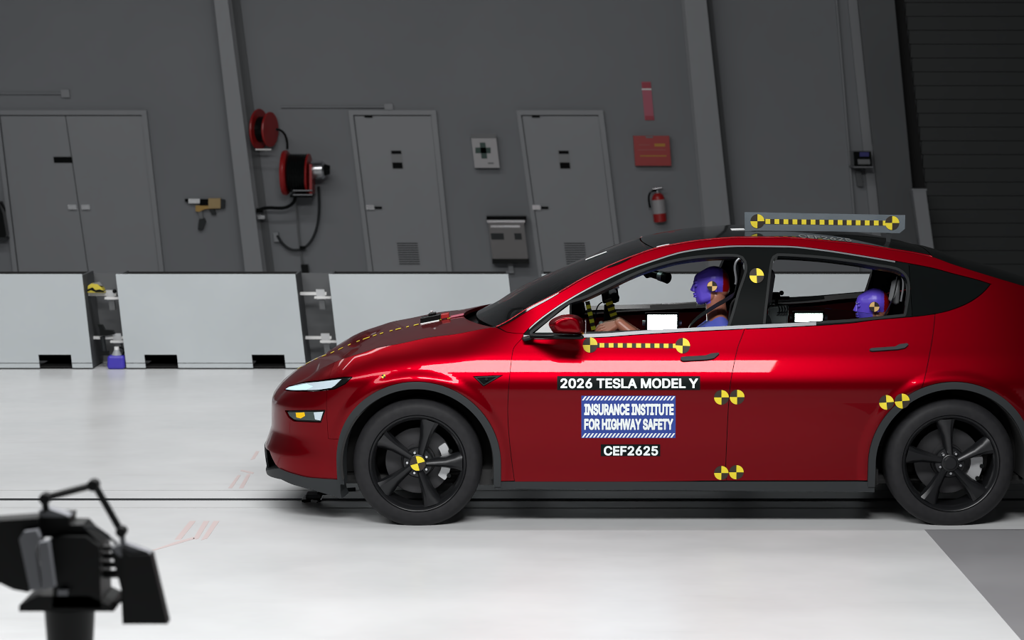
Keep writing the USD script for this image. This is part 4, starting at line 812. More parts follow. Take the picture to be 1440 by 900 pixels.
def link(label, x0, x1, xr0, xr1, y, box_h):
    l = thing('connecting_bar', label, 'connecting bar', P((x0 + x1) / 2, y, YB + .25)); Y = YB + .25
    on('bar', x0 + 3.5, y - 2, x1, y + 2, M_white, l, Y, .04, lean=0); on('bar', xr0, y + 4, xr1 - 1.5, y + 7, M_white, l, Y - .05, .04, lean=0); on('clamp', x1 - 15, y - 6, x1 - 3, y + 8, M_alu, l, Y - .006, .035); on('hanger', x1 - 11, y + 8, x1 - 3, y + 8 + box_h, M_grey, l, Y, .04)
    return l
link('upper white bar in the gap behind the car nose', 418.5, 459, 442, 467, 413, 14); link('lower white bar in the gap behind the car nose', 426, 466, 450, 475, 475, 14)
link('upper white bar in the left gap, under the yellow tool', 118.5, 163.5, 147, 168, 414, 14); link('lower white bar in the left gap, above the blue jug', 126, 173, 155, 176, 475, 9)
Y = YB + .2; f = thing('strap_tool', 'small yellow and black tool lying on the upper bar in the left gap', 'tool', P(134, 411, Y)); M_toolbright = plain('tool_bright_yellow', (.62, .50, .04), .5)
obj('body', prism_px([(123, 411.5), (123.5, 402), (128, 399), (137, 400), (143, 405), (147, 411.5)], Y - .08, .12), M_toolbright, f, smooth=False); obj('strap', prism_px([(123, 407), (130, 404), (134, 408), (140, 407), (146, 409), (146, 411), (135, 411), (128, 408), (123, 410)], Y - .085, .13), M_black, f, smooth=False); obj('head', prism_px([(126, 399.5), (140, 396.5), (144, 402), (138, 401)], Y - .06, .08), M_label, f, smooth=False); obj('knob', blob([P(161, 409.5, Y)], .018), M_black, f)
f = thing('cable_clamp', 'black clamp with a handle on the lower bar in the left gap', 'clamp', P(148, 473, Y))
obj('jaw', prism_px([(137, 456), (143, 457), (147, 464), (158, 465), (161, 470), (150, 472), (141, 472), (140, 464)], Y - .05, .07), M_black, f, smooth=False); obj('screw', cyl(P(144, 473, Y), P(147, 496, Y), .022), M_clad, f); obj('foot', prism_px([(140, 494), (152, 494), (153, 500), (141, 500)], Y - .03, .06), M_black, f, smooth=False)
M_jug = plain('jug_blue', (.05, .035, .42), .35); jc = F(164.5, 518.5, 0.0); f = thing('plastic_jug', 'blue plastic jug on the floor in the left gap', 'jug', jc); hj = P(164, 500, jc[1])[2]
obj('body', blob([jc + [sx * .052, sy * .04, .025] for sx in (-1, 1) for sy in (-1, 1)] + [jc + [sx * .050, sy * .04, hj - .02] for sx in (-1, 1) for sy in (-1, 1)], .024), M_jug, f, smooth=60); obj('neck', cyl(jc + [0, 0, hj - .005], jc + [0, 0, hj + .05], .05, .022), plain('jug_clear', (.30, .32, .34), .3), f); obj('cap', cyl(jc + [.0, 0, hj + .05], jc + [.0, 0, hj + .075], .022), M_white, f); obj('handle', tube([jc + [.045, 0, hj], jc + [.06, 0, hj + .05], jc + [.02, 0, hj + .07]], .009, 8, res=12), M_black, f)

# ------------------------------------------------------------------ floor marks, trolley under the nose
M_mark = plain('mark_faded_red', (.60, .50, .49), .4)
def floor_mark(label, quads):
    pts = [F([p[0] for p in q], [p[1] for p in q], 0.0)[:, :2] for q in quads]; c = pts[0].mean(0)
    t = thing('floor_mark', label, 'floor mark', (c[0], c[1], 0))
    for p in pts:
        m = trimesh.creation.extrude_polygon(sg.Polygon(p).buffer(0), .0008, engine='earcut'); m.apply_translation((0, 0, .0003)); obj('tape_piece', m, M_mark, t, smooth=False)
Z6 = lambda *q: [(a / 2.8125, 560 + b / 2.8125) for a, b in q]
floor_mark('faded red tape marks on the floor in front of the bumper', [Z6((902, 356), (918, 356), (952, 305), (940, 305)), Z6((945, 356), (962, 356), (992, 300), (978, 300)), Z6((950, 288), (955, 283), (1005, 294), (1000, 300)), Z6((990, 245), (1008, 240), (1026, 210), (1012, 210))])
floor_mark('faded red tape marks on the floor below the track, right of the film camera', [Z6((690, 560), (715, 560), (775, 486), (750, 486)), Z6((762, 560), (785, 556), (828, 486), (805, 486)), Z6((795, 562), (820, 555), (868, 486), (845, 486)), Z6((600, 602), (612, 602), (690, 580), (770, 556), (765, 549), (690, 570))])
f = thing('tow_trolley', 'small black tow trolley on the track under the car nose', 'trolley', (P(439, 705, YC)[0], YC, 0)); T = lambda px, py: P(px, py, YC)
def tb(name, x0, y0, x1, y1, d, m=M_black): a, b = T(x0, y1), T(x1, y0); return obj(name, box(a[0], b[0], YC - d, YC + d, a[2], b[2], .004), m, f, smooth=False)
tb('carriage', 426, 699, 453, 706.5, .09); tb('top_plate', 431, 693.5, 453, 699, .07, M_clad); tb('hook', 447, 690, 460, 695, .03)
for x in (430, 448):
    for y in (-.10, .10):
        q = T(x, 703); r = q[2] - .0035; obj('roller', cyl((q[0], YC + y - .012, r + .0035), (q[0], YC + y + .012, r + .0035), r, n=20), M_clad, f)
obj('clevis', blob([T(441, 701) - [0, .095, 0], T(447, 702) - [0, .095, 0]], .010), M_alu, f); obj('tow_strap', tube([T(458, 693), T(475, 690), T(500, 688)], .012, 8), M_clad, f)

# ------------------------------------------------------------------ on the roof and the bonnet
rx, rz = Cr[:, 0], Cr[:, 1]
def roof_at(px, vy):
    """a point of the roof glass: x from a photo column at that depth, vy = share of the half width, negative on the camera's side"""
    Y = YC + vy * .62; x = P(px, 330, Y)[0]; o = np.argsort(Er[:, 0]); ex = np.interp(x, Er[o, 0], Er[o, 2]); ey = YC - np.interp(x, Er[o, 0], Er[o, 1]); cz = np.interp(x, rx[np.argsort(rx)], rz[np.argsort(rx)])
    return np.array([x, YC + vy * ey, ex + (cz - ex) * (1 - abs(vy) ** 2.4)])
_yy = np.linspace(-.6, -.05, 56); YP = YC + .6 * float(_yy[np.argmin([abs(project(roof_at(1110, a))[1] - 325.0) for a in _yy])])
f = thing('target_board', 'grey board with a yellow and black scale standing on the roof', 'target board', (P(1160, 327, YP)[0], YP, P(1160, 330, YP)[2]))
obj('plate', prism_px([(1047, 298.3), (1273, 302.5), (1272.5, 321.7), (1265, 328), (1170, 325.2), (1067, 324.2), (1047.5, 325)], YP, .006), M_plate, f, smooth=False)
s_ = obj('scale_strip', prism_px([(1070, 307.8), (1246, 310.3), (1246, 317.3), (1070, 315)], YP - .002, .002), M_tgtdark, f, smooth=False)
for k in range(14):
    x = 1076.5 + k * 12.7; y = 307.8 + (x - 1070) * .0142; obj('scale_square', prism_px([(x, y), (x + 6.6, y + .1), (x + 6.6, y + 7.0), (x, y + 6.9)], YP - .003, .001), M_yellow, s_, smooth=False)
for px, py in ((1065, 311), (1254.5, 313.5)):
    c = P(px, py, YP); r = 10 / 256; d = obj('target_marker', cyl(c - [0, .004, 0], c, r, n=40), M_tgtdark, f, label='round target with yellow and black quarters')
    for a in (0, 180): obj('bright_quarter', prism(sg.Polygon([(c[0], c[2])] + [(c[0] + r * math.cos(math.radians(b)), c[2] + r * math.sin(math.radians(b))) for b in np.linspace(a, a + 90, 14)]), YP - .0055, YP - .0035), M_yellow, d, smooth=False)
for px in (1060, 1250):
    q = roof_at(px, (YP - YC) / .6); zb = P(px, 322, YP)[2]; obj('foot', [box(q[0] - .012, q[0] + .012, YP + .006, YP + .012, q[2] - .002, zb), box(q[0] - .012, q[0] + .012, YP + .006, YP + .05, q[2] - .004, q[2] + .006)][0], M_clad, f, smooth=False)
def on_roof(mesh):
    v = mesh.vertices.copy(); o = np.argsort(Er[:, 0]); ex = np.interp(v[:, 0], Er[o, 0], Er[o, 2]); ey = YC - np.interp(v[:, 0], Er[o, 0], Er[o, 1]); cz = np.interp(v[:, 0], rx[np.argsort(rx)], rz[np.argsort(rx)]); w = np.clip((v[:, 1] - YC) / ey, -1, 1); v[:, 2] = ex + (cz - ex) * (1 - np.abs(w) ** 2.4) + .002 + v[:, 2]
    return trimesh.Trimesh(v, mesh.faces, process=False)
m = meshkit.text_mesh('CEF2625', .1, .001, True); v = m.vertices; a, b = P(1123, 333, YC - .53)[0], P(1197, 335, YC - .53)[0]; v = (v - v.min(0)) / (v.max(0) - v.min(0)) * [b - a, .085, .001] + [a, YC - .575, 0]
obj('roof_lettering', on_roof(trimesh.Trimesh(v, m.faces, process=False)), M_grey, CAR, smooth=False)
def roof_tape(x0, x1, y0, y1, n=8):
    g = trimesh.creation.box((1, 1, .001)).subdivide().subdivide(); v = g.vertices; v[:, 0] = x0 + (v[:, 0] + .5) * (x1 - x0); v[:, 1] = y0 + (v[:, 1] + .5) * (y1 - y0); obj('tape_piece', on_roof(g), M_tape, CAR, smooth=False)
q = P(1028, 325, YC - .25); roof_tape(q[0], q[0] + .075, YC - .30, YC - .20); q = P(923, 346, YC - .56); roof_tape(q[0], q[0] + .07, YC - .615, YC - .57)
def glass_tape(x0, x1, v0, v1):
    cx_ = Cw[:, 0]; i0, i1 = (int(np.argmin(np.abs(cx_ - q))) for q in (x0, x1)); q = np.array([cross(Ew[i], Cw[i], np.array(v), 2.4) + [0, 0, .004] for i in range(i0, i1 + 1) for v in (v0, v1)]); n = i1 - i0 + 1
    f = [t for k in range(n - 1) for t in ((2 * k, 2 * k + 1, 2 * k + 2), (2 * k + 1, 2 * k + 3, 2 * k + 2))]; obj('tape_piece', trimesh.Trimesh(np.vstack([q, q - [0, 0, .002]]), f + [tuple(a + 2 * n for a in t[::-1]) for t in f], process=False), M_tape, CAR, smooth=False)
glass_tape(P(826, 363, YC)[0], P(856, 353, YC)[0], -.02, .10)
# bonnet: dashed strip and recorder
def hood_at(i, v, lift=.0): return cross(Eh[i], np.stack([hx[i], hz[i]], -1), np.full(np.shape(i), v), 2.3) + [0, 0, lift]
st = holder('bonnet_scale', CAR)
hxx = [hood_at(np.array(i), .05)[0] for i in range(len(Eh))]
for k in range(19):
    xa = -1.24 + k * .048; i0, i1 = (int(np.argmin(np.abs(np.array(hxx) - q))) for q in (xa, xa + .026))
    if i1 > i0: 
        q = np.array([hood_at(np.array(i), v, .003) for i in (i0, i1) for v in (-.03, .03)]); obj('scale_square', trimesh.Trimesh(np.vstack([q, q - [0, 0, .002]]), [(0, 2, 1), (1, 2, 3), (4, 5, 6), (5, 7, 6)], process=False), M_yellow, st, smooth=False)
hb = hood_at(np.array(int(np.argmin(np.abs(np.array(hxx) + .47)))), .05)
f = thing('recorder_box', 'small black recorder box taped on the rear of the bonnet', 'recorder', hb); sl = .20
def hbx(name, x0, x1, z0, z1, w, m): b = box(x0, x1, -w, w, z0, z1, .003); b.vertices[:, 2] += b.vertices[:, 0] * sl; b.apply_translation(hb + [0, 0, .004]); return obj(name, b, m, f, smooth=False)
hbx('case', -.06, .055, 0.0, .030, .05, M_black); hbx('dome', -.015, .03, .03, .045, .02, M_black); hbx('antenna', -.005, .012, .045, .058, .008, M_alu); hbx('red_block', .058, .105, 0, .026, .04, M_redmat); hbx('tape_pad', -.06, .05, -.006, .0, .075, M_tape); hbx('red_tape', .11, .19, -.004, .002, .05, M_pink)
#REST3
# ------------------------------------------------------------------ test dummies
M_dummy = mat('dummy_skin', {'a': ('attribute', {'attribute': 'paint'}), 'p': ('principled_bsdf', {'roughness': .38, 'specular_ior_level': .4})}, [('a.color', 'p.base_color')])
BLUE, RED, SKIN, SHIRT, TROU = (.10, .06, .52), (.20, .0, .0), (.30, .115, .075), (.09, .115, .50), (.10, .11, .14)
def hull(pts, rs):
    return m3.Manifold.batch_hull([m3.Manifold.sphere(float(r), 24).translate(tuple(map(float, p))) for p, r in zip(pts, np.broadcast_to(rs, len(pts)))])
def limb(pts, rs): return [hull([pts[i], pts[i + 1]], [rs[i], rs[i + 1]]) for i in range(len(pts) - 1)]
def fingers(wrist, palm, across, along, curl, k=1.0):
    """palm, four unequal bent fingers and a thumb leaving the side of the palm"""
    out = [hull([wrist, palm - across * .030 * k, palm + across * .030 * k, palm + along * .018 * k - across * .032 * k, palm + along * .018 * k + across * .030 * k], np.array([.022, .013, .013, .0105, .0105]) * k)]
    for i, (o, l) in enumerate(((-.031, .070), (-.0105, .080), (.0105, .074), (.030, .058))):
        p = palm + across * o * k + along * .016 * k; d = along.copy(); chain = [p]
        for j in range(3):
            d = d * math.cos(.62 + .12 * j) + curl * math.sin(.62 + .12 * j) if j else d * .93 + curl * .36; d /= np.linalg.norm(d); p = p + d * l * k * (.42, .32, .26)[j]; chain.append(p)
        out += limb(chain, np.array([.0100, .0094, .0088, .0080]) * k)
    t0 = palm - along * .025 * k - across * .030 * k; t1 = t0 - across * .030 * k + along * .022 * k + curl * .012 * k; t2 = t1 + along * .026 * k + curl * .020 * k
    return out + limb([t0, t1, t2], np.array([.013, .011, .009]) * k)
def dummy(name, label, head, k, pelvis, hands, knees, feet, elbows, hand_dirs, colors):
    H = np.array(head, float); base = np.array([pelvis[0], pelvis[1], .47]); d = thing(name, label, 'crash test dummy', (pelvis[0], pelvis[1], .30))
    h = lambda *p: H + np.array(p) * k
    e = lambda m, s: m.translate(tuple(-H)).scale(s).translate(tuple(H))
    skull = e(hull([h(.020, 0, .022), h(-.032, 0, .022), h(-.028, .0, -.04), h(.05, 0, -.015)], np.array([.086, .060, .058, .060]) * k), (1, .86, 1))
    face = e(hull([h(-.048, 0, .03), h(-.050, 0, -.035), h(-.042, .022, -.075), h(-.042, -.022, -.075), h(-.057, 0, -.088), h(.0, .03, -.06), h(.0, -.03, -.06)], np.array([.045, .040, .026, .026, .022, .03, .03]) * k), (1, 1, 1))
    nose_ = hull([h(-.091, 0, .006), h(-.105, 0, -.026), h(-.094, .012, -.031), h(-.094, -.012, -.031)], np.array([.007, .0075, .0065, .0065]) * k)
    brow = hull([h(-.083, .030, .020), h(-.083, -.030, .020), h(-.088, 0, .018)], np.array([.010, .010, .009]) * k)
    lips = hull([h(-.087, .018, -.052), h(-.087, -.018, -.052), h(-.091, 0, -.050)], np.array([.0065, .0065, .007]) * k) + hull([h(-.084, .015, -.064), h(-.084, -.015, -.064), h(-.088, 0, -.064)], np.array([.0065, .0065, .0075]) * k)
    ears = [hull([h(.020, s * .074, .004), h(.026, s * .075, -.026)], np.array([.011, .008]) * k) for s in (-1, 1)]
    eyes = [m3.Manifold.sphere(.013 * k, 20).translate(tuple(h(-.0915, s * .031, .001))) for s in (-1, 1)]
    hd = m3.Manifold.batch_boolean([skull, face, nose_, brow, lips] + ears, m3.OpType.Add) - m3.Manifold.batch_boolean(eyes, m3.OpType.Add)
    eyeb = [m3.Manifold.sphere(.0105 * k, 20).translate(tuple(h(-.082, s * .031, .001))) for s in (-1, 1)]
    neck = hull([h(.028, 0, -.07), h(.040, 0, -.20)], np.array([.056, .060]) * k)
    P0 = np.array(pelvis, float); sh = [h(.055, s * .175, -.262) for s in (-1, 1)]; chest = h(.004, 0, -.345)
    torso = [hull([sh[0], sh[1], h(.050, .07, -.205), h(.050, -.07, -.205), chest + [-.02 * k, .10 * k, 0], chest + [-.02 * k, -.10 * k, 0]], np.array([.062, .062, .045, .045, .112, .112]) * k),
             hull([chest + [0, .09 * k, 0], chest + [0, -.09 * k, 0], P0 + [0, .09 * k, .06], P0 + [0, -.09 * k, .06]], np.array([.108, .108, .105, .105]) * k), hull([P0 + [0, .10 * k, 0], P0 + [0, -.10 * k, 0], P0 + [0, 0, .05]], .10 * k)]
    arms, hnds, legs = [], [], []
    for i in (0, 1):
        arms += limb([sh[i], np.array(elbows[i]), np.array(hands[i][0])], np.array([.055, .042, .029]) * k)
        hnds += fingers(np.array(hands[i][0]), np.array(hands[i][1]), *hand_dirs[i], k)
        s = (-1, 1)[i]; hip = P0 + [0, s * .095 * k, 0]; legs += limb([hip, np.array(knees[i]), np.array(feet[i])], np.array([.085, .060, .040]) * k); legs += limb([np.array(feet[i]), np.array(feet[i]) + [-.17 * k, 0, -.02]], np.array([.042, .032]) * k)
    body = m3.Manifold.batch_boolean([hd, neck] + eyeb + torso + arms + legs, m3.OpType.Add)
    near = as_tri(body.refine_to_length(.0095)); hands_ = [as_tri(m3.Manifold.batch_boolean(hnds[len(hnds) // 2 * i: len(hnds) // 2 * (i + 1)], m3.OpType.Add).refine_to_length(.004)) for i in (0, 1)]
    whole = as_tri((body + m3.Manifold.batch_boolean(hnds, m3.OpType.Add)).refine_to_length(.006))
    m = trimesh.Trimesh(whole.vertices, whole.faces, process=True); trimesh.smoothing.filter_taubin(m, lamb=.5, nu=.52, iterations=6)
    v = (m.vertices - H) / k; x, y, z = v.T; c = np.tile(SHIRT, (len(v), 1)); 
    is_head = (z > -.195 - .1 * np.maximum(x - .03, 0)) & (np.abs(y) < .10) & (np.abs(x) < .16); c[is_head] = SKIN
    top_ = z > -.034; mask = is_head & (x < .066) & (top_ | ((x < .006 - .0) & (z > -.113 - .30 * np.minimum(x + .02, 0) * 0 + .35 * np.maximum(x + .045, 0)))); mask &= ~((z < -.034) & (x > -.002)); c[mask] = colors[0]; c[is_head & (x >= .066) & (z > -.034)] = colors[1]
    w = m.vertices
    for i in (0, 1):
        el, wr = np.array(elbows[i]), np.array(hands[i][0]); dd = wr - el; t = ((w - el) @ dd) / (dd @ dd); r = np.linalg.norm(w - el - np.clip(t, 0, 1.5)[:, None] * dd, axis=1); c[(t > .05) & (r < .085 * k) & (t < 1.9)] = SKIN
        hp = np.array(hands[i][1]); c[np.linalg.norm(w - hp, axis=1) < .12 * k] = SKIN
    P_ = np.array(pelvis); c[(w[:, 2] < P_[2] + .06) & (w[:, 0] < P_[0] + .25) & ~((c == SKIN).all(1))] = TROU
    obj('body', trimesh.Trimesh(m.vertices, m.faces, process=False), M_dummy, d, color=c)
    vm = trimesh.Trimesh(m.vertices, m.faces, process=False)
    for s in (-1,):
        q = h(.003, 0, .001); sel = (np.hypot(m.vertices[:, 0] - q[0], m.vertices[:, 2] - q[2]) < .03) & (m.vertices[:, 1] < H[1]); yq = m.vertices[sel][:, 1].min() if sel.any() else H[1] - .08; r = .0275
        tm = obj('target_marker', cyl((q[0], yq - .003, q[2]), (q[0], yq + .012, q[2]), r, n=32), M_tgtdark, d, label='small round target on the side of the head')
        for a in (90, 270): obj('bright_quarter', prism(sg.Polygon([(q[0], q[2])] + [(q[0] + r * math.cos(math.radians(b)), q[2] + r * math.sin(math.radians(b))) for b in np.linspace(a, a + 90, 12)]), yq - .0045, yq - .0025), M_tan, tm, smooth=False)
    return d, H, sh
YD_ = YC - .37
Hd = P(999, 401, YD_); SWn = nrm_
def grip(a): return sw(a, .178)
ga, gb = 2.25, .75
def hand_on(a, side):
    c = grip(a); radial = (c - SW) / .178; tang = np.cross(nrm_, radial) * side; back = nrm_
    palm = c + back * .030 + radial * .012; wrist = palm + back * .062 + radial * .012 - tang * .02
    return (wrist, palm), (tang, -back * .75 + radial * .66, -radial * .8 - back * .6)
(hw0, hd0), (hw1, hd1) = hand_on(ga, -1), hand_on(gb, 1)
dummy('crash_test_dummy', 'blue-faced crash test dummy in a blue shirt at the steering wheel', Hd, 1.0, (1.06, YD_, .60), [hw0, hw1], [(.62, YD_ - .13, .70), (.62, YD_ + .13, .70)], [(.22, YD_ - .11, .38), (.22, YD_ + .11, .38)],
      [(.86, YD_ - .25, .86), (.86, YD_ + .25, .86)], [hd0, hd1], (BLUE, RED))
YR_ = YC - .36
Hr = P(1226, 430, YR_); kr = .93
rp_ = np.array([Hr[0] + .0, YR_, Hr[2] - .66]); kn = [(1.78, YR_ - .10, .62), (1.78, YR_ + .10, .62)]
wr = [(1.98, YR_ - .13, .72), (1.98, YR_ + .13, .72)]
dummy('crash_test_dummy', 'smaller blue-faced crash test dummy sitting in the rear seat', Hr, kr, tuple(rp_), [((1.93, YR_ - .11, .735), (1.875, YR_ - .105, .722)), ((1.93, YR_ + .11, .735), (1.875, YR_ + .105, .722))], kn, [(1.62, YR_ - .10, .36), (1.62, YR_ + .10, .36)],
      [(2.12, YR_ - .23, .74), (2.12, YR_ + .23, .74)], [(np.array([0, -1.0, 0]), np.array([-1.0, 0, -.1]), np.array([0, 0, -1.0])), (np.array([0, 1.0, 0]), np.array([-1.0, 0, -.1]), np.array([0, 0, -1.0]))], (BLUE, RED))

# ---- belts
def ribbon(pts, w, t, side, n=40):
    p = np.asarray(pts, float); s = np.r_[0, np.cumsum(np.linalg.norm(np.diff(p, axis=0), axis=1))]; q = PchipInterpolator(s, p, axis=0)(np.linspace(0, s[-1], n)); sd = np.asarray(side, float); sd = sd / np.linalg.norm(sd)
    tg = np.gradient(q, axis=0); nn = np.cross(tg, sd); nn /= np.linalg.norm(nn, axis=1, keepdims=True); v = np.stack([q - sd * w / 2 - nn * t / 2, q + sd * w / 2 - nn * t / 2, q + sd * w / 2 + nn * t / 2, q - sd * w / 2 + nn * t / 2], 1).reshape(-1, 3); f = []
    for i in range(n - 1):
        for c in range(4): e_ = (c + 1) % 4; f += [(i * 4 + c, i * 4 + e_, i * 4 + 4 + e_), (i * 4 + c, i * 4 + 4 + e_, i * 4 + 4 + c)]
    f += [(0, 2, 1), (0, 3, 2), ((n - 1) * 4, (n - 1) * 4 + 1, (n - 1) * 4 + 2), ((n - 1) * 4, (n - 1) * 4 + 2, (n - 1) * 4 + 3)]
    m = trimesh.Trimesh(v, f, process=False); m.fix_normals(); return m
B = lambda px, py, y: P(px, py, YC + y)
obj('seat_belt', ribbon([B(1034, 366, -.62), B(1037, 390, -.62), B(1033, 412, -.60), B(1022, 421, -.53), B(1008, 429, -.50), B(994, 438, -.465), B(981, 447, -.42), B(968, 462, -.38), B(962, 480, -.33), (1.0, YC - .20, .80)], .046, .004, (.3, .75, .55)), M_seal, CAR, smooth=50)
obj('belt_loop', tube([B(*q, -.64) for q in ((1034, 400), (1033.5, 380), (1036, 367), (1041, 363), (1045, 368))], .007, 8, res=24), M_trim, CAR)
obj('seat_belt', ribbon([B(1262, 386, -.60), B(1258, 412, -.58), B(1250, 432, -.52), B(1243, 445, -.44), (2.02, YC - .30, .86)], .046, .004, (.3, .75, .55)), M_seal, CAR, smooth=50)
obj('belt_loop', tube([B(*q, -.62) for q in ((1267, 424), (1270, 404), (1268, 388), (1262, 381))], .006, 8, res=24), M_trim, CAR)
obj('upper_trim', blob([B(1258, 398, -.50), B(1254, 420, -.50), B(1260, 424, -.52), B(1262, 396, -.52)], .018), M_grey, CAR, smooth=60)

# ---- gear carried in the car
M_led = glow('led_white', (.93, 1.0, .97), 9.0)
def led(label, x0, y0, x1, y1, y):
    c = B((x0 + x1) / 2, (y0 + y1) / 2, y); a, b = B(x0, y1, y), B(x1, y0, y); t = thing('led_lamp', label, 'lamp', (c[0], c[1], .30))
    obj('housing', box(a[0] - .012, b[0] + .012, c[1] + .004, c[1] + .05, a[2] - .012, b[2] + .012, .004), M_black, t, smooth=False); obj('led_panel', box(a[0], b[0], c[1], c[1] + .004, a[2], b[2]), M_led, t, smooth=False)
    for q in (-1, 1):
        p = np.array([c[0] + q * ((b[0] - a[0]) / 2 + .018), c[1] + .025, c[2]]); obj('yoke_knob', cyl(p - [.010, 0, 0], p + [.010, 0, 0], .016, n=16), M_alu, t)
    obj('stand', cyl((c[0], c[1] + .028, .302), (c[0], c[1] + .028, a[2] - .012), .014, n=16), M_alu, t); obj('foot_plate', box(c[0] - .07, c[0] + .07, c[1] - .04, c[1] + .10, .3005, .312), M_black, t, smooth=False)
led('bright white lamp panel beside the front dummy', 910.5, 443, 952, 466, .17)
led('bright white lamp panel in front of the rear dummy', 1118, 441, 1157, 452.5, .17)
def cam_unit(name, label, parts_):
    t = None
    for nm, m, mt in parts_:
        if t is None: c = as_tri(m).bounds.mean(0); t = thing(name, label, 'camera', (c[0], c[1], as_tri(m).bounds[0, 2]))
        obj(nm, m, mt, t, smooth=40)
    return t
y = .05
cam_unit('onboard_camera', 'black onboard camera on a post standing on the dashboard', [('body', blob([B(848, 408, y), B(866, 408, y), B(850, 424, y), B(868, 422, y), B(850, 410, y + .05), B(866, 422, y + .05)], .012), M_black), ('lens', cyl(B(861, 418, y - .03), B(864, 419, y - .10), .027, .030, bevel=.003), M_black), ('lens_ring', cyl(B(861, 411, y - .02), B(862, 411, y - .075), .020, .020), M_alu),
    ('top_cap', blob([B(854, 404, y), B(868, 404, y)], .012), M_alu), ('post', cyl(B(857, 428, y), np.array([B(857, 430, y)[0], YC + y, .965]), .030, .036), M_black), ('cable', tube([B(847, 425, y), B(840, 432, y), B(838, 440, y), B(836, 452, y)], .004, 6, res=16), M_black)])
y = .42
cam_unit('onboard_camera', 'black tube camera hanging under the far roof edge', [('mount', blob([B(903, 380, y), B(918, 374, y), B(922, 386, y), B(910, 388, y)], .014), M_black), ('body', cyl(B(908, 382, y), B(928, 388, y - .06), .024, .026, bevel=.004), M_black), ('lens_ring', cyl(B(927, 387.5, y - .055), B(933, 389.5, y - .075), .030, .030, bevel=.003), M_alu), ('lens_hood', cyl(B(933, 389.5, y - .075), B(940, 391.5, y - .10), .030, .033, bevel=.003), M_black)])
def tape_post(label, p0, p1, y, w, n):
    a, b = B(*p0, y), B(*p1, y); t = thing('scale_post', label, 'scale post', b); u = (a - b); L = np.linalg.norm(u); u /= L; s_ = np.array([u[2], 0, -u[0]]); f = lambda q, r: (b + u * q * L + s_ * r)[[0, 2]]
    obj('post', prism([f(0, -w), f(0, w), f(1, w), f(1, -w)], YC + y, YC + y + .012), M_tgtdark, t, smooth=False)
    for k in range(n):
        lo, hi = (k + .02) / n, (k + .52) / n; obj('yellow_square', prism([f(lo, -w), f(lo, w), f(hi, w), f(hi, -w)], YC + y - .002, YC + y), M_yellow, t, smooth=False)
    return t
tape_post('yellow and black scale post behind the door mirror', (826, 424), (835, 464), -.30, .013, 4)
tape_post('short yellow and black scale post under the dashboard camera', (855, 421), (866, 452), -.12, .020, 4)
obj('dash_device', blob([B(805, 428, .50), B(817, 426, .50), B(804, 440, .50), B(819, 438, .50)], .02), M_black, CAR, smooth=60)
cam_unit('onboard_camera', 'small dark camera on a bar behind the rear window', [('body', blob([B(1086, 413, .30), B(1094, 413, .30), B(1087, 417, .30), B(1095, 417, .30)], .010), M_black), ('bar', cyl(B(1082, 419, .30), B(1110, 419, .30), .010), M_black), ('knob', blob([B(1099, 412, .30)], .014), M_clad), ('leg', cyl(B(1092, 420, .30), np.array([B(1092, 420, .30)[0], YC + .30, .30]), .010), M_black)])
f = thing('instrument_pack', 'grey instrument pack with cables behind the rear window edge', 'instrument', B(1094, 456, -.12)); obj('case', blob([B(1083, 434, -.12), B(1106, 432, -.12), B(1083, 458, -.12), B(1104, 458, -.12), B(1104, 456, -.02)], .012), M_grey, f, smooth=50)
for k in range(4): obj('cable', tube([B(1085 + 5 * k, 432, -.12), B(1088 + 5 * k, 426 + k, -.10), B(1094 + 4 * k, 430, -.12), B(1093 + 4 * k, 440, -.16)], .004, 6, res=14), M_seal, f)
obj('stand', cyl(B(1094, 458, -.08), np.array([B(1094, 458, -.08)[0], YC - .08, .301]), .02), M_black, f)

# ------------------------------------------------------------------ film camera in the foreground
YF_ = 6.0; Q = lambda px, py, y=0.0: P(px, py, YF_ + y); Zc = lambda *q: [(a / 4.5, 660 + b / 4.5) for a, b in q]
fc = thing('film_camera', 'large black film camera on a tripod in the near left foreground', 'film camera', (Q(110, 800)[0], YF_, 0))
M_cam = plain('camera_black', (.006, .0065, .0065), .5, specular_ior_level=.25); M_camgrey = plain('camera_grey', (.17, .175, .19), .45)
px = lambda name, pts, y, d, m, **k: obj(name, prism_px(pts, YF_ + y, d), m, fc, smooth=False, **k)
px('matte_box', Zc((-60, 335), (245, 318), (250, 420), (180, 780), (85, 762), (0, 722), (-60, 700)), -.02, .09, M_cam)
px('matte_box_top', Zc((-60, 328), (240, 308), (245, 320), (-60, 337)), -.03, .08, M_cam)
px('body', Zc((300, 455), (385, 425), (540, 428), (628, 490), (640, 880), (330, 880), (335, 760)), 0, .16, M_cam)
px('bracket', Zc((120, 440), (150, 395), (230, 385), (250, 430), (225, 520), (262, 755), (190, 770)), -.05, .03, M_camgrey); px('bracket', Zc((245, 465), (305, 455), (345, 745), (268, 765)), -.06, .03, M_camgrey)
px('top_handle', Zc((250, 300), (440, 300), (430, 430), (255, 430)), .02, .10, M_cam); px('handle_plate', Zc((245, 262), (300, 250), (420, 290), (436, 302), (250, 302)), .0, .05, M_camgrey)
px('rear_block', Zc((430, 350), (520, 352), (640, 480), (600, 500), (430, 440)), .02, .10, M_cam)
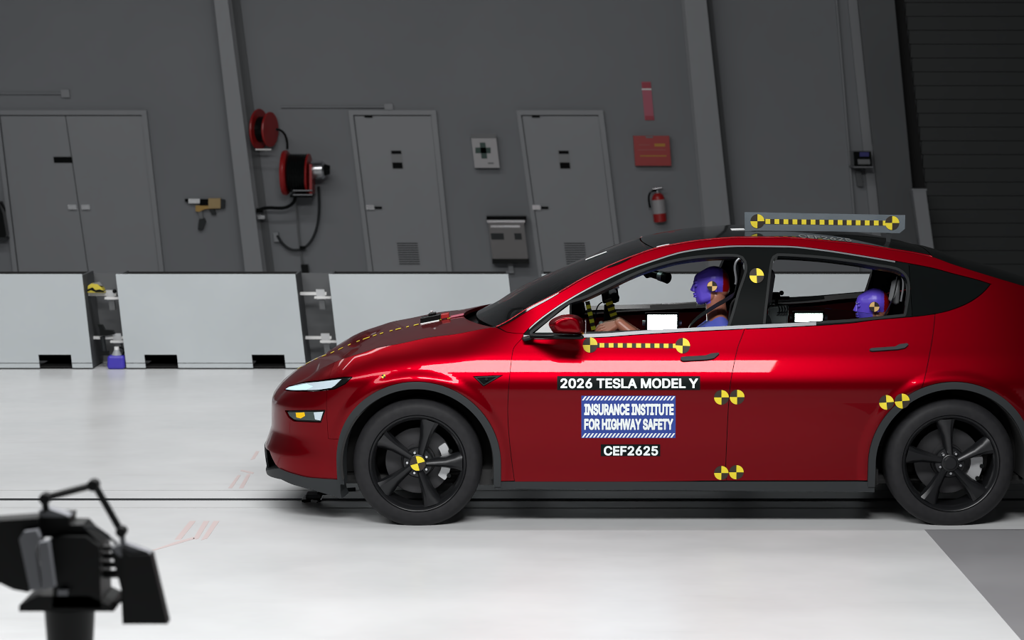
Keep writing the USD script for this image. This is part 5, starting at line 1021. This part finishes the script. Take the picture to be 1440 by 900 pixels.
obj('monitor_arm', tube([Q(*q) for q in Zc((290, 180), (590, 100))], .0085, 12), M_cam, fc); obj('monitor_arm', tube([Q(*q) for q in Zc((600, 100), (765, 390))], .0085, 12), M_cam, fc)
for a, r in (((288, 182), .0135), ((592, 98), .014), ((770, 392), .0125)): q = Q(*Zc(a)[0]); obj('arm_joint', cyl(q - [0, .016, 0], q + [0, .016, 0], r, n=20, bevel=.002), M_cam, fc)
obj('arm_stem', cyl(Q(*Zc((282, 190))[0]), Q(*Zc((292, 265))[0]), .008), M_cam, fc); obj('arm_stem', cyl(Q(*Zc((770, 390))[0]), Q(*Zc((778, 470))[0]), .007), M_camgrey, fc)
px('battery', Zc((770, 500), (815, 545), (955, 540), (1060, 980), (795, 980)), -.02, .05, M_cam); px('battery_top', Zc((700, 500), (790, 470), (930, 520), (955, 542), (812, 548), (760, 555)), -.01, .035, M_camgrey); px('battery_plate', Zc((700, 505), (780, 505), (830, 980), (775, 980), (765, 760)), .01, .06, M_cam)
for yy in (497, 549, 603, 662): obj('rod', cyl(Q(*Zc((600, yy))[0], .06), Q(*Zc((745, yy))[0], .06), .0075 if yy < 640 else .010, n=14), M_cam, fc)
obj('cable', tube([Q(*q) for q in Zc((540, 372), (610, 375), (680, 420), (745, 475))], .0035, 8, res=24), M_clad, fc); obj('cable', tube([Q(*q, .05) for q in Zc((560, 800), (650, 850), (720, 855), (775, 820))], .004, 8, res=24), M_cam, fc)
px('base_plate', Zc((120, 862), (240, 800), (560, 800), (690, 860), (720, 900), (120, 900)), .0, .18, M_cam)
px('clamp_knob', Zc((365, 765), (425, 765), (425, 800), (365, 800)), -.02, .02, M_camgrey)
hz_ = Q(90, 870)[2]; cx0 = Q(90, 870)[0]
obj('tripod_head', cyl((cx0, YF_ + .08, hz_ - .16), (cx0, YF_ + .08, hz_ + .01), 0.05, .06), M_cam, fc)
for a in (90, 210, 330):
    u = np.array([math.cos(math.radians(a)), math.sin(math.radians(a)), 0]); obj('tripod_leg', tube([np.array([cx0, YF_ + .08, hz_ - .12]) + u * .06, np.array([cx0, YF_ + .08, .012]) + u * .52], [.020, .012], 10), M_cam, fc)
